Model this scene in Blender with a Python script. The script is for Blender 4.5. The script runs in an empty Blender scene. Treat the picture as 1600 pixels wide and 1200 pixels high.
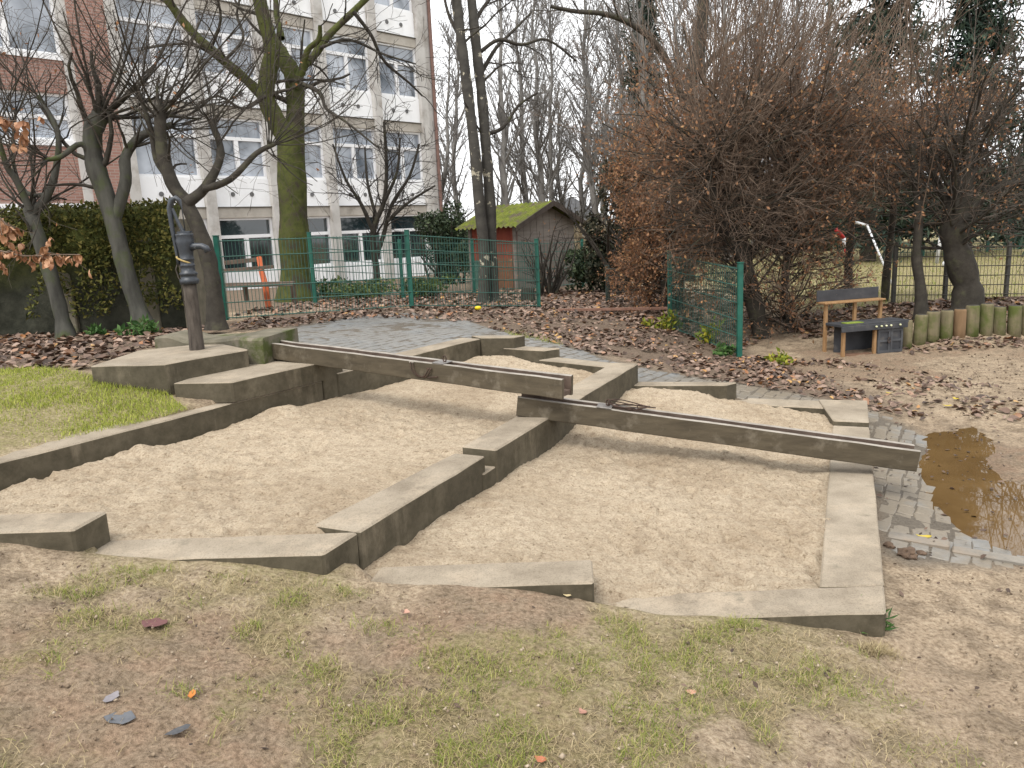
import bpy, bmesh, math, random
import numpy as np
from mathutils import Vector, Matrix
random.seed(7); RNG = np.random.default_rng(11)
scene = bpy.context.scene
PI = math.pi

# ------------------------------------------------------------------ camera
CAM_H = 1.55
FPX = 1200.0                                   # focal length in photo pixels (1600 wide)
pitch = math.atan(240 / 1200); roll = math.atan(.047)
F_ = np.array([0, math.cos(pitch), -math.sin(pitch)])
R0 = np.array([1.0, 0, 0]); U0 = np.array([0, math.sin(pitch), math.cos(pitch)])
R_ = math.cos(roll) * R0 - math.sin(roll) * U0
U_ = math.sin(roll) * R0 + math.cos(roll) * U0
C_ = np.array([0, 0, CAM_H])
cd = bpy.data.cameras.new('camera'); cam = bpy.data.objects.new('camera', cd)
scene.collection.objects.link(cam)
cd.sensor_width = 36; cd.lens = 36 * FPX / 1600; cd.clip_start = .05; cd.clip_end = 2000
cam.matrix_world = Matrix(((R_[0], U_[0], -F_[0], 0), (R_[1], U_[1], -F_[1], 0), (R_[2], U_[2], -F_[2], CAM_H), (0, 0, 0, 1)))
scene.camera = cam

def ray(x, y): return F_ * FPX + R_ * (x - 800) + U_ * (600 - y)
def P(x, y, z):                                # point seen at photo pixel (x, y) lying at height z
    d = ray(x, y); return C_ + d * ((z - CAM_H) / d[2])
def D(x, y, Y):                                # point seen at photo pixel (x, y) lying at distance Y
    d = ray(x, y); return C_ + d * (Y / d[1])

# ------------------------------------------------------------------ sky, sun, exposure
SUN_EL, SUN_AZ = math.radians(58), math.radians(212)
world = bpy.data.worlds.new('World'); scene.world = world; world.use_nodes = True
wn = world.node_tree; wn.nodes.clear()
wo = wn.nodes.new('ShaderNodeOutputWorld')
sky = wn.nodes.new('ShaderNodeTexSky'); sky.sky_type = 'NISHITA'; sky.sun_disc = False
sky.sun_elevation = SUN_EL; sky.sun_rotation = SUN_AZ; sky.air_density = 1.0; sky.dust_density = 3.0; sky.ozone_density = 1.0
hs = wn.nodes.new('ShaderNodeHueSaturation'); hs.inputs['Saturation'].default_value = .10
wn.links.new(sky.outputs[0], hs.inputs['Color'])
b1 = wn.nodes.new('ShaderNodeBackground'); b1.inputs['Strength'].default_value = .05
wn.links.new(hs.outputs[0], b1.inputs['Color'])
b2 = wn.nodes.new('ShaderNodeBackground'); b2.inputs['Color'].default_value = (.975, .985, 1.0, 1); b2.inputs['Strength'].default_value = .74
ad = wn.nodes.new('ShaderNodeAddShader')
wn.links.new(b1.outputs[0], ad.inputs[0]); wn.links.new(b2.outputs[0], ad.inputs[1]); wn.links.new(ad.outputs[0], wo.inputs['Surface'])
sl = bpy.data.lights.new('sun', 'SUN'); sl.energy = 1.5; sl.angle = math.radians(18); sl.color = (1.0, .95, .88)
so = bpy.data.objects.new('sun', sl); scene.collection.objects.link(so)
so.rotation_euler = (math.radians(90) - SUN_EL, 0, PI - SUN_AZ)
so.rotation_euler = Vector((-math.sin(SUN_AZ) * math.cos(SUN_EL), -math.cos(SUN_AZ) * math.cos(SUN_EL), -math.sin(SUN_EL))).to_track_quat('-Z', 'Y').to_euler()
so.location = (0, 0, 30)
vs = scene.view_settings
vs.view_transform = 'Standard'; vs.look = 'None'; vs.gamma = 1; vs.exposure = 0.86; vs.use_curve_mapping = False
scene.render.engine = 'CYCLES'
cy = scene.cycles
cy.max_bounces = 6; cy.diffuse_bounces = 3; cy.glossy_bounces = 3; cy.transmission_bounces = 4; cy.transparent_max_bounces = 6; cy.volume_bounces = 0
cy.caustics_reflective = False; cy.caustics_refractive = False; cy.use_denoising = True

# ------------------------------------------------------------------ helpers
COL = scene.collection
def tag(o, label=None, cat=None, group=None, kind=None):
    if label: o['label'] = label
    if cat: o['category'] = cat
    if group: o['group'] = group
    if kind: o['kind'] = kind
    return o
def empty(name, loc, label=None, cat=None, group=None):
    o = bpy.data.objects.new(name, None); COL.objects.link(o); o.location = tuple(map(float, loc)); o.empty_display_size = .1
    return tag(o, label, cat, group)
def rootloc(parent):
    if parent is None: return np.zeros(3)
    l = np.array(parent.location)
    return l + (np.array(parent.parent.location) if parent.parent is not None else 0)
def npmesh(name, V, Fc, smooth=False):
    V = np.asarray(V, dtype=np.float32); Fc = np.asarray(Fc, dtype=np.int32)
    me = bpy.data.meshes.new(name); k = Fc.shape[1]
    me.vertices.add(len(V)); me.vertices.foreach_set('co', V.ravel())
    me.loops.add(Fc.size); me.loops.foreach_set('vertex_index', Fc.ravel())
    me.polygons.add(len(Fc)); me.polygons.foreach_set('loop_start', np.arange(0, Fc.size, k, dtype=np.int32))
    if smooth: me.polygons.foreach_set('use_smooth', np.ones(len(Fc), dtype=bool))
    me.update(calc_edges=True)
    return me
def link(name, me, mats, parent=None):
    o = bpy.data.objects.new(name, me); COL.objects.link(o)
    for m in (mats if isinstance(mats, (list, tuple)) else [mats]): me.materials.append(m)
    if parent is not None: o.parent = parent
    return o
def mesh(name, V, Fc, mats, parent=None, smooth=False):          # world coordinates in
    V = np.asarray(V, dtype=float) - rootloc(parent)
    if isinstance(Fc, np.ndarray) and Fc.ndim == 2: me = npmesh(name, V, Fc, smooth)
    else:
        me = bpy.data.meshes.new(name); me.from_pydata(V.tolist(), [], [tuple(f) for f in Fc]); me.update()
        if smooth: me.polygons.foreach_set('use_smooth', np.ones(len(me.polygons), dtype=bool))
    return link(name, me, mats, parent)
BOXF = [(0, 3, 2, 1), (4, 5, 6, 7), (0, 1, 5, 4), (1, 2, 6, 5), (2, 3, 7, 6), (3, 0, 4, 7)]
def boxv(o, ex, ey, ez):                                            # corner and three edge vectors
    o, ex, ey, ez = map(lambda a: np.asarray(a, float), (o, ex, ey, ez))
    return np.array([o, o + ex, o + ex + ey, o + ey, o + ez, o + ex + ez, o + ex + ey + ez, o + ey + ez])
class MB:                                                            # collects pieces of ONE part
    def __init__(s): s.V = []; s.F = []; s.n = 0
    def add(s, V, Fc):
        V = np.asarray(V, float); s.V.append(V); s.F += [tuple(int(i) + s.n for i in f) for f in Fc]; s.n += len(V); return s
    def box(s, o, ex, ey, ez): return s.add(boxv(o, ex, ey, ez), BOXF)
    def tube(s, pts, rads, sides=8):
        V, Fc = tubes([(pts, rads)], sides, caps=True); return s.add(V, Fc)
    def build(s, name, mats, parent=None, smooth=False, bevel=0):
        V = np.concatenate(s.V)
        if bevel:
            V = V - rootloc(parent); bm = bmesh.new(); vv = [bm.verts.new(v) for v in V]
            for f in s.F: bm.faces.new([vv[i] for i in f])
            bmesh.ops.recalc_face_normals(bm, faces=bm.faces)
            bmesh.ops.bevel(bm, geom=list(bm.edges), offset=bevel, segments=1, affect='EDGES', clamp_overlap=True)
            me = bpy.data.meshes.new(name); bm.to_mesh(me); bm.free(); return link(name, me, mats, parent)
        return mesh(name, V, s.F, mats, parent, smooth)
def tubes(polys, sides=3, caps=False):
    ln = np.array([len(p[0]) for p in polys]); Pt = np.concatenate([np.asarray(p[0], float) for p in polys]); Rd = np.concatenate([np.asarray(p[1], float) for p in polys])
    pid = np.repeat(np.arange(len(polys)), ln); N = len(Pt)
    st = np.concatenate([[0], np.cumsum(ln)[:-1]]); en = np.cumsum(ln) - 1
    first = np.zeros(N, bool); first[st] = True; last = np.zeros(N, bool); last[en] = True
    nx = np.minimum(np.arange(N) + 1, N - 1); pv = np.maximum(np.arange(N) - 1, 0)
    nx[last] = np.nonzero(last)[0]; pv[first] = np.nonzero(first)[0]
    T = Pt[nx] - Pt[pv]; T /= np.linalg.norm(T, axis=1, keepdims=True) + 1e-9
    ov = Pt[en] - Pt[st]; ax = np.argmin(np.abs(ov), axis=1); ref = np.eye(3)[ax][pid]
    A = np.cross(T, ref); A /= np.linalg.norm(A, axis=1, keepdims=True) + 1e-9; B = np.cross(T, A)
    th = np.arange(sides) * 2 * PI / sides
    V = Pt[:, None, :] + Rd[:, None, None] * (np.cos(th)[None, :, None] * A[:, None, :] + np.sin(th)[None, :, None] * B[:, None, :])
    V = V.reshape(-1, 3); i = np.nonzero(~last)[0]; q = []
    for k in range(sides):
        k2 = (k + 1) % sides
        q.append(np.stack([i * sides + k, i * sides + k2, (i + 1) * sides + k2, (i + 1) * sides + k], axis=1))
    Fc = np.concatenate(q)
    if not caps: return V, Fc
    fl = [tuple(f) for f in Fc]
    for a in st: fl.append(tuple(a * sides + k for k in range(sides))[::-1])
    for a in en: fl.append(tuple(a * sides + k for k in range(sides)))
    return V, fl
# value noise in numpy
def _h(ix, iy, s):
    n = (ix.astype(np.int64) * 374761393 + iy.astype(np.int64) * 668265263 + s * 982451653) & 0xffffffff
    n = ((n ^ (n >> 13)) * 1274126177) & 0xffffffff
    return ((n ^ (n >> 16)) & 0xffffff) / float(0xffffff)
def vnoise(x, y, s=0):
    x = np.asarray(x, float); y = np.asarray(y, float); ix = np.floor(x); iy = np.floor(y); fx = x - ix; fy = y - iy
    fx = fx * fx * (3 - 2 * fx); fy = fy * fy * (3 - 2 * fy); ix = ix.astype(np.int64); iy = iy.astype(np.int64)
    a = _h(ix, iy, s); b = _h(ix + 1, iy, s); c = _h(ix, iy + 1, s); d = _h(ix + 1, iy + 1, s)
    return (a * (1 - fx) + b * fx) * (1 - fy) + (c * (1 - fx) + d * fx) * fy
def fbm(x, y, oct=4, s=0):
    t = 0; a = .5; tot = 0
    for o in range(oct): t = t + a * vnoise(x * 2 ** o + 17.3 * o, y * 2 ** o - 9.1 * o, s + o); tot += a; a *= .5
    return t / tot
def sstep(a, b, x):
    t = np.clip((np.asarray(x, float) - a) / (b - a), 0, 1); return t * t * (3 - 2 * t)
def inpoly(x, y, poly):
    x = np.asarray(x, float); y = np.asarray(y, float); c = np.zeros(x.shape, bool); n = len(poly)
    for i in range(n):
        x1, y1 = poly[i][:2]; x2, y2 = poly[(i + 1) % n][:2]
        if y1 == y2: continue
        k = ((y1 > y) != (y2 > y)) & (x < (x2 - x1) * (y - y1) / (y2 - y1) + x1); c ^= k
    return c
def polydist(x, y, poly):                                            # distance to the outline
    d = np.full(np.shape(x), 1e9); n = len(poly)
    for i in range(n):
        a = np.array(poly[i][:2], float); b = np.array(poly[(i + 1) % n][:2], float); ab = b - a
        t = np.clip(((x - a[0]) * ab[0] + (y - a[1]) * ab[1]) / (ab @ ab + 1e-12), 0, 1)
        d = np.minimum(d, np.hypot(x - a[0] - t * ab[0], y - a[1] - t * ab[1]))
    return d
def inside(x, y, poly, soft):                                        # 1 inside, 0 outside, soft edge
    sd = np.where(inpoly(x, y, poly), 1, -1) * polydist(x, y, poly); return sstep(-soft, soft, sd)

# ------------------------------------------------------------------ materials
def newmat(name):
    m = bpy.data.materials.new(name); m.use_nodes = True; nt = m.node_tree; b = nt.nodes['Principled BSDF']
    b.inputs['Specular IOR Level'].default_value = .3
    return m, nt, b
def noise(nt, scale, detail=6, rough=.6, co=None, stretch=None):
    if co is None: co = nt.nodes.new('ShaderNodeTexCoord').outputs['Object']
    if stretch:
        mp = nt.nodes.new('ShaderNodeMapping'); mp.inputs['Scale'].default_value = stretch; nt.links.new(co, mp.inputs['Vector']); co = mp.outputs[0]
    n = nt.nodes.new('ShaderNodeTexNoise'); n.inputs['Scale'].default_value = scale; n.inputs['Detail'].default_value = detail; n.inputs['Roughness'].default_value = rough
    nt.links.new(co, n.inputs['Vector']); return n.outputs['Fac']
def ramp(nt, fac, stops):
    r = nt.nodes.new('ShaderNodeValToRGB'); e = r.color_ramp.elements
    while len(e) < len(stops): e.new(.5)
    for el, (p, c) in zip(e, stops):
        el.position = p; el.color = (*c, 1) if len(c) == 3 else c
    nt.links.new(fac, r.inputs[0]); return r.outputs[0]
def mix(nt, fac, a, b, mode='MIX'):
    n = nt.nodes.new('ShaderNodeMix'); n.data_type = 'RGBA'; n.blend_type = mode
    for s, v in ((n.inputs[0], fac), (n.inputs[6], a), (n.inputs[7], b)):
        if isinstance(v, (int, float)): s.default_value = v
        elif isinstance(v, tuple): s.default_value = (*v, 1)
        else: nt.links.new(v, s)
    return n.outputs[2]
def math_(nt, op, a, b=None, clamp=False):
    n = nt.nodes.new('ShaderNodeMath'); n.operation = op; n.use_clamp = clamp
    for s, v in ((n.inputs[0], a), (n.inputs[1], b)):
        if v is None: continue
        if isinstance(v, (int, float)): s.default_value = v
        else: nt.links.new(v, s)
    return n.outputs[0]
def bump(nt, b, h, strength, dist=.01):
    n = nt.nodes.new('ShaderNodeBump'); n.inputs['Strength'].default_value = strength; n.inputs['Distance'].default_value = dist
    nt.links.new(h, n.inputs['Height']); nt.links.new(n.outputs[0], b.inputs['Normal'])
def plain(name, c1, c2, scale=6, rough=.8, bs=40, bstr=.3, bd=.005, metal=0, spec=.3, stretch=None, c3=None, c3scale=2.0, c3lo=.5, c3hi=.65):
    m, nt, b = newmat(name); f = noise(nt, scale, stretch=stretch); c = ramp(nt, f, [(.3, c1), (.7, c2)])
    if c3:
        f3 = ramp(nt, noise(nt, c3scale, 8, .65), [(c3lo, (0, 0, 0)), (c3hi, (1, 1, 1))]); c = mix(nt, f3, c, c3)
    nt.links.new(c, b.inputs['Base Color']); b.inputs['Roughness'].default_value = rough; b.inputs['Metallic'].default_value = metal; b.inputs['Specular IOR Level'].default_value = spec
    if bstr: bump(nt, b, noise(nt, bs, 6, .65, stretch=stretch), bstr, bd)
    return m
def leafmat(name, stops, rough=.6, trans=.25, spec=.3):
    m, nt, b = newmat(name); g = nt.nodes.new('ShaderNodeNewGeometry')
    c = ramp(nt, g.outputs['Random Per Island'], stops)
    nt.links.new(c, b.inputs['Base Color']); b.inputs['Roughness'].default_value = rough; b.inputs['Specular IOR Level'].default_value = spec
    if trans:
        t = nt.nodes.new('ShaderNodeBsdfTranslucent'); nt.links.new(c, t.inputs['Color']); mx = nt.nodes.new('ShaderNodeMixShader'); mx.inputs[0].default_value = trans
        nt.links.new(b.outputs[0], mx.inputs[1]); nt.links.new(t.outputs[0], mx.inputs[2]); nt.links.new(mx.outputs[0], nt.nodes['Material Output'].inputs['Surface'])
    return m

# ------------------------------------------------------------------ terrain
CP = [(-2.5, .8, .30), (0, .8, .02), (2, .8, -.25), (4, .8, -.3), (-2.5, 2, .38), (-1.5, 2, .25), (-.5, 2, .10), (.5, 2, -.02), (1.5, 2, -.2), (2.5, 2, -.28), (4, 2, -.28), (-5, 2, .45), (-5, 0, .4),
 (-3, 2.95, .405), (-2.3, 2.95, .375), (-1.9, 2.95, .295), (-1.6, 2.98, .262), (-1.2, 2.95, .238), (-.85, 2.9, .175), (-.6, 2.95, .115), (-.2, 2.92, .09), (.1, 2.92, .045), (.3, 2.9, .01), (.55, 2.93, -.055), (.85, 2.9, -.085), (1.2, 2.88, -.13), (1.52, 2.82, -.22), (1.8, 3, -.25), (2.2, 3.4, -.26), (3.5, 3.4, -.27),
 (2.2, 4, -.25), (2.62, 5, -.265), (3.0, 6, -.25), (4.2, 4, -.27), (4.0, 5.3, -.285), (2.95, 4.8, -.318), (3.3, 5.4, -.325), (2.85, 4.25, -.318), (3.3, 4.6, -.318), (3.52, 6.05, -.312), (3.75, 5.5, -.272), (3.72, 4.75, -.278), (3.52, 5.3, -.276), (3.62, 5.0, -.272), (5, 6, -.25), (6, 8, -.27), (5, 9.5, -.3), (4.3, 9.5, -.3), (3.8, 8, -.24), (4.3, 7, -.26),
 (3.25, 6.9, -.22), (2.3, 7.3, -.06), (1.4, 7.65, .06), (.9, 7.9, .17), (.3, 8.45, .31), (-.4, 8.75, .40), (-1.1, 8, .43), (-1.6, 7.3, .45), (-2.0, 7.3, .52),
 (-4.2, 11.3, .45), (-1.6, 12.3, .42), (.5, 13.95, .16), (3.0, 10, -.22), (2.6, 12.2, -.1), (-1.1, 11.4, .37), (1, 11, .10), (2.2, 9, -.1),
 (5.5, 11.2, .1), (7, 11.2, .1), (9, 11.4, .1), (6, 13, .0), (10, 14, -.1), (4.3, 11.3, -.15), (5.4, 10.3, -.29), (7.2, 10.4, -.26), (9, 10, -.25), (8, 6, -.25),
 (-2.75, 5, .40), (-2.4, 5.35, .43), (-3.2, 4.3, .42), (-3.2, 5.4, .55), (-4, 5, .53), (-4.5, 7, .62), (-3.4, 6.2, .66), (-3.3, 8, .62), (-6, 8.5, .62), (-5, 8.6, .6), (-5, 3.6, .45), (-2.7, 7.4, .62), (-8, 5, .5),
 (-.8, 18.7, .1), (-3.5, 20.7, .1), (-7, 22, .1), (-4.5, 14, .35), (0, 30, -.1), (10, 25, -.2), (10, 18, -.15), (20, 30, -.2), (-15, 20, .0), (-15, 10, .4), (0, 60, -.2), (40, 60, -.2), (-40, 60, -.2), (40, 0, -.3), (-40, 0, .3), (0, -20, 0)]
CP = np.array(CP, float)
_A = np.hypot(CP[:, None, 0] - CP[None, :, 0], CP[:, None, 1] - CP[None, :, 1])
_n = len(CP); _M = np.zeros((_n + 1, _n + 1)); _M[:_n, :_n] = _A - np.eye(_n) * .0; _M[:_n, _n] = 1; _M[_n, :_n] = 1
_W = np.linalg.solve(_M, np.concatenate([CP[:, 2], [0]]))
def gz(x, y):
    x = np.asarray(x, float); y = np.asarray(y, float); sh = x.shape; xf = x.ravel(); yf = y.ravel(); out = np.empty(len(xf))
    xc = np.clip(xf, -40, 40); yc = np.clip(yf, -20, 60)
    for i in range(0, len(xf), 20000):
        out[i:i + 20000] = np.hypot(xc[i:i + 20000, None] - CP[None, :, 0], yc[i:i + 20000, None] - CP[None, :, 1]) @ _W[:_n] + _W[_n]
    return out.reshape(sh)
def g1(x, y): return float(gz(np.array([x]), np.array([y]))[0])

def axis(a, b, step, lo, hi, grow):
    v = list(np.arange(a, b, step)); s = step; x = v[-1]; 
    while x < hi: s *= grow; x += s; v.append(x)
    s = step; x = a; w = []
    while x > lo: s *= grow; x -= s; w.append(x)
    return np.array(w[::-1] + v)
gx = axis(-4.4, 5.6, .04, -500, 500, 1.14)
gy = np.concatenate([axis(1.3, 4.3, .026, -30, 4.3, 1.5)[:-1], np.arange(4.3, 12.5, .06), axis(12.5, 30, .25, 12.5, 700, 1.2)])
gy = np.unique(np.round(gy, 4))
GX, GY = np.meshgrid(gx, gy); GZ0 = gz(GX, GY)
near = sstep(14, 8, GY) * sstep(-9, -5, GX) * sstep(11, 7, GX)
BASIN = [(-3.75, 3.24), (-.7, 3.18), (.3, 3.14), (1.55, 3.12), (2.95, 6.45), (2.0, 6.86), (1.1, 7.12), (.45, 7.75), (-.05, 8.1), (-.38, 8.18), (-2.15, 5.55), (-2.98, 4.2)]
PUDDLE = [tuple(P(a, b, -.295)[:2]) for a, b in [(1448, 672), (1495, 668), (1530, 700), (1565, 745), (1592, 790), (1640, 800), (1680, 850), (1600, 868), (1500, 860), (1462, 846), (1452, 800), (1447, 740), (1455, 705)]]
PAVE = [tuple(P(*q)[:2]) for q in [(455, 520, .47), (560, 497, .42), (640, 489, .40), (715, 494, .38), (790, 517, .33), (880, 541, .22), (960, 562, .15), (1060, 578, .06), (1160, 592, -.02), (1260, 612, -.12), (1370, 642, -.22)]] + \
       [(3.42, 6.2), (3.3, 5.3), (3.05, 4.4), (2.8, 3.74), (2.0, 3.68), (1.9, 3.8), (2.75, 5.8), (3.05, 6.5), (2.1, 6.85), (1.2, 7.1), (.5, 7.8), (-.3, 8.25), (-1.5, 6.5), (-1.95, 6.75)]
LAWN_L = [tuple(P(*q)[:2]) for q in [(-150, 590, .6), (60, 583, .6), (150, 592, .58), (255, 597, .56), (290, 622, .5), (215, 655, .43), (60, 695, .40), (-200, 760, .40)]]
n1 = fbm(GX * 1.1, GY * 1.1, 4, 3); n2 = fbm(GX * 5, GY * 5, 4, 9); n3 = vnoise(GX * 18, GY * 18, 21); n4 = vnoise(GX * 34, GY * 34, 5)
pav = inside(GX, GY, PAVE, .12); inb = inside(GX, GY, BASIN, .02); pud = inside(GX, GY, PUDDLE, .15)
amp = near * (1 - .85 * pav) * (1 - .8 * pud)
GZ = GZ0 + amp * ((n1 - .5) * .05 + (n2 - .5) * .036 + (n3 - .5) * .018 + (n4 - .5) * .011) + (1 - near) * (n1 - .5) * .08
nearwall = sstep(.35, .05, polydist(GX, GY, BASIN))
GZ = GZ * (1 - .75 * nearwall) + (GZ0 + (n2 - .5) * .012) * .75 * nearwall
for poly_, zt_ in (([(-4.6, 3.19), (-1.877, 3.10), (-1.84, 3.4), (-4.6, 3.4)], .385), ([(-1.86, 3.09), (-.8, 3.05), (-.7, 3.3), (-1.84, 3.3)], .245), ([(-.72, 3.05), (.3, 3.02), (.32, 3.26), (-.63, 3.26)], .075), ([(.3, 3.01), (1.5, 2.98), (1.6, 3.22), (.32, 3.25)], -.105)):
    k_ = inside(GX, GY, poly_, .03); GZ = np.where(k_ > .02, GZ * (1 - k_) + np.minimum(GZ, zt_) * k_, GZ)
GZ = GZ - pav * (.004 - .006 * sstep(.50, .66, fbm(GX * 2.1, GY * 2.1, 4, 87)) * sstep(7.2, 6.2, GY)) - .7 * inb
ny, nx_ = GX.shape; idx = np.arange(ny * nx_).reshape(ny, nx_)
GFc = np.stack([idx[:-1, :-1].ravel(), idx[:-1, 1:].ravel(), idx[1:, 1:].ravel(), idx[1:, :-1].ravel()], axis=1)
LITTER = [tuple(P(*q)[:2]) for q in [(330, 520, .6), (400, 497, .45), (560, 480, .42), (640, 478, .42), (840, 470, .2), (1000, 455, .05), (1060, 480, -.05), (1150, 545, -.2), (1230, 575, -.24), (1420, 640, -.24), (1350, 645, -.22), (1250, 615, -.12), (1060, 582, .05), (880, 545, .22), (700, 500, .38), (560, 503, .42), (450, 522, .47)]]
LITTER_L = [tuple(P(*q)[:2]) for q in [(-300, 520, .6), (330, 512, .6), (245, 545, .64), (140, 580, .62), (-300, 595, .6)]]
lit = np.maximum(inside(GX, GY, LITTER, .35), inside(GX, GY, LITTER_L, .3))
lit = np.maximum(lit, sstep(12.5, 15, GY) * sstep(4.5, 2.0, GX) * .9)
lwn = inside(GX, GY, LAWN_L, .15)
gpatch = sstep(.40, .62, fbm(GX * 2.4 + 3, GY * 2.4, 5, 31)) * (GY < 3.3) * sstep(1.6, .8, GX + .35 * (n1 - .5))
field = sstep(11.6, 12.4, GY) * sstep(4.2, 5.5, GX)
grs = np.clip(lwn * .9 + gpatch * .62 + field * .95, 0, 1)
wet = np.clip(np.maximum(inside(GX, GY, PUDDLE, .45), pav * .4), 0, 1)
earth = sstep(.50, .62, fbm(GX * .9 + 7, GY * .9 + 2, 5, 44)) * .8 + .3 * sstep(1.0, 1.6, GX) * sstep(3.3, 2.5, GY)
gme = npmesh('ground', np.stack([GX, GY, GZ], axis=-1).reshape(-1, 3), GFc, True)
def setattr_col(me, name, arrs):
    at = me.color_attributes.new(name, 'FLOAT_COLOR', 'POINT'); a = np.ones((len(me.vertices), 4), np.float32)
    for i, r in enumerate(arrs): a[:, i] = np.asarray(r, np.float32).ravel()
    at.data.foreach_set('color', a.ravel())
setattr_col(gme, 'zone', [grs, lit, wet]); setattr_col(gme, 'zone_soil', [np.clip(earth, 0, 1), pav, pud])

def ground_material():
    m, nt, b = newmat('ground_soil')
    def sep(n):
        a = nt.nodes.new('ShaderNodeVertexColor'); a.layer_name = n; s = nt.nodes.new('ShaderNodeSeparateColor'); nt.links.new(a.outputs[0], s.inputs[0]); return s.outputs
    z = sep('zone'); q = sep('zone_soil')
    fine = noise(nt, 55, 8, .7); mid = noise(nt, 7, 8, .65); big = noise(nt, 1.6, 6, .6)
    sand = ramp(nt, fine, [(.34, (.185, .135, .086)), (.48, (.345, .265, .18)), (.64, (.48, .385, .275))])
    brown = ramp(nt, fine, [(.34, (.115, .073, .045)), (.64, (.30, .20, .132))])
    ef = math_(nt, 'MULTIPLY', q[0], ramp(nt, mid, [(.35, (0, 0, 0)), (.6, (1, 1, 1))]))
    c = mix(nt, ef, sand, brown)
    dark = ramp(nt, mid, [(.36, (.45, .43, .41)), (.56, (1.0, 1.0, 1.0))]); c = mix(nt, .8, c, dark, 'MULTIPLY')
    grass = ramp(nt, fine, [(.32, (.12, .105, .04)), (.5, (.23, .205, .085)), (.66, (.34, .295, .15))])
    gf = math_(nt, 'MULTIPLY', z[0], ramp(nt, noise(nt, 26, 6, .7), [(.34, (.25, .25, .25)), (.56, (1, 1, 1))]))
    c = mix(nt, gf, c, grass)
    hum = ramp(nt, noise(nt, 40, 6, .7), [(.3, (.07, .048, .034)), (.7, (.20, .145, .105))]); c = mix(nt, math_(nt, 'MULTIPLY', z[1], .85), c, hum)
    joint = ramp(nt, fine, [(.3, (.10, .085, .065)), (.7, (.22, .19, .15))]); c = mix(nt, q[1], c, joint)
    wetc = mix(nt, .65, c, (.42, .37, .33), 'MULTIPLY'); c = mix(nt, z[2], c, wetc)
    nt.links.new(c, b.inputs['Base Color'])
    rr = math_(nt, 'SUBTRACT', .92, math_(nt, 'MULTIPLY', z[2], ramp(nt, big, [(.4, (.2, .2, .2)), (.6, (.62, .62, .62))])))
    nt.links.new(rr, b.inputs['Roughness'])
    h = math_(nt, 'ADD', math_(nt, 'MULTIPLY', mid, 1.6), math_(nt, 'ADD', fine, math_(nt, 'MULTIPLY', noise(nt, 160, 3, .6), .5)))
    bump(nt, b, h, .9, .02)
    return m
ground = link('ground', gme, ground_material()); ground['kind'] = 'structure'

# ------------------------------------------------------------------ sand in the two basins
def sand_material():
    m, nt, b = newmat('pit_sand'); fine = noise(nt, 85, 8, .75); mid = noise(nt, 14, 8, .7); big = noise(nt, 1.3, 5, .6)
    c = ramp(nt, fine, [(.34, (.245, .186, .125)), (.45, (.445, .36, .258)), (.62, (.555, .465, .348))])
    c = mix(nt, .55, c, ramp(nt, mid, [(.33, (.55, .50, .46)), (.55, (1, 1, 1))]), 'MULTIPLY')
    c = mix(nt, .85, c, ramp(nt, noise(nt, 34, 5, .65), [(.34, (.5, .46, .41)), (.41, (1, 1, 1))]), 'MULTIPLY')
    c = mix(nt, .5, c, ramp(nt, big, [(.36, (.66, .61, .55)), (.56, (1, 1, 1))]), 'MULTIPLY')
    nt.links.new(c, b.inputs['Base Color']); b.inputs['Roughness'].default_value = .95; b.inputs['Specular IOR Level'].default_value = .15
    h = math_(nt, 'ADD', math_(nt, 'MULTIPLY', mid, 2.2), math_(nt, 'ADD', math_(nt, 'MULTIPLY', noise(nt, 38, 6, .7), 1.6), fine))
    bump(nt, b, h, .85, .016)
    return m
SANDM = sand_material()
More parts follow.
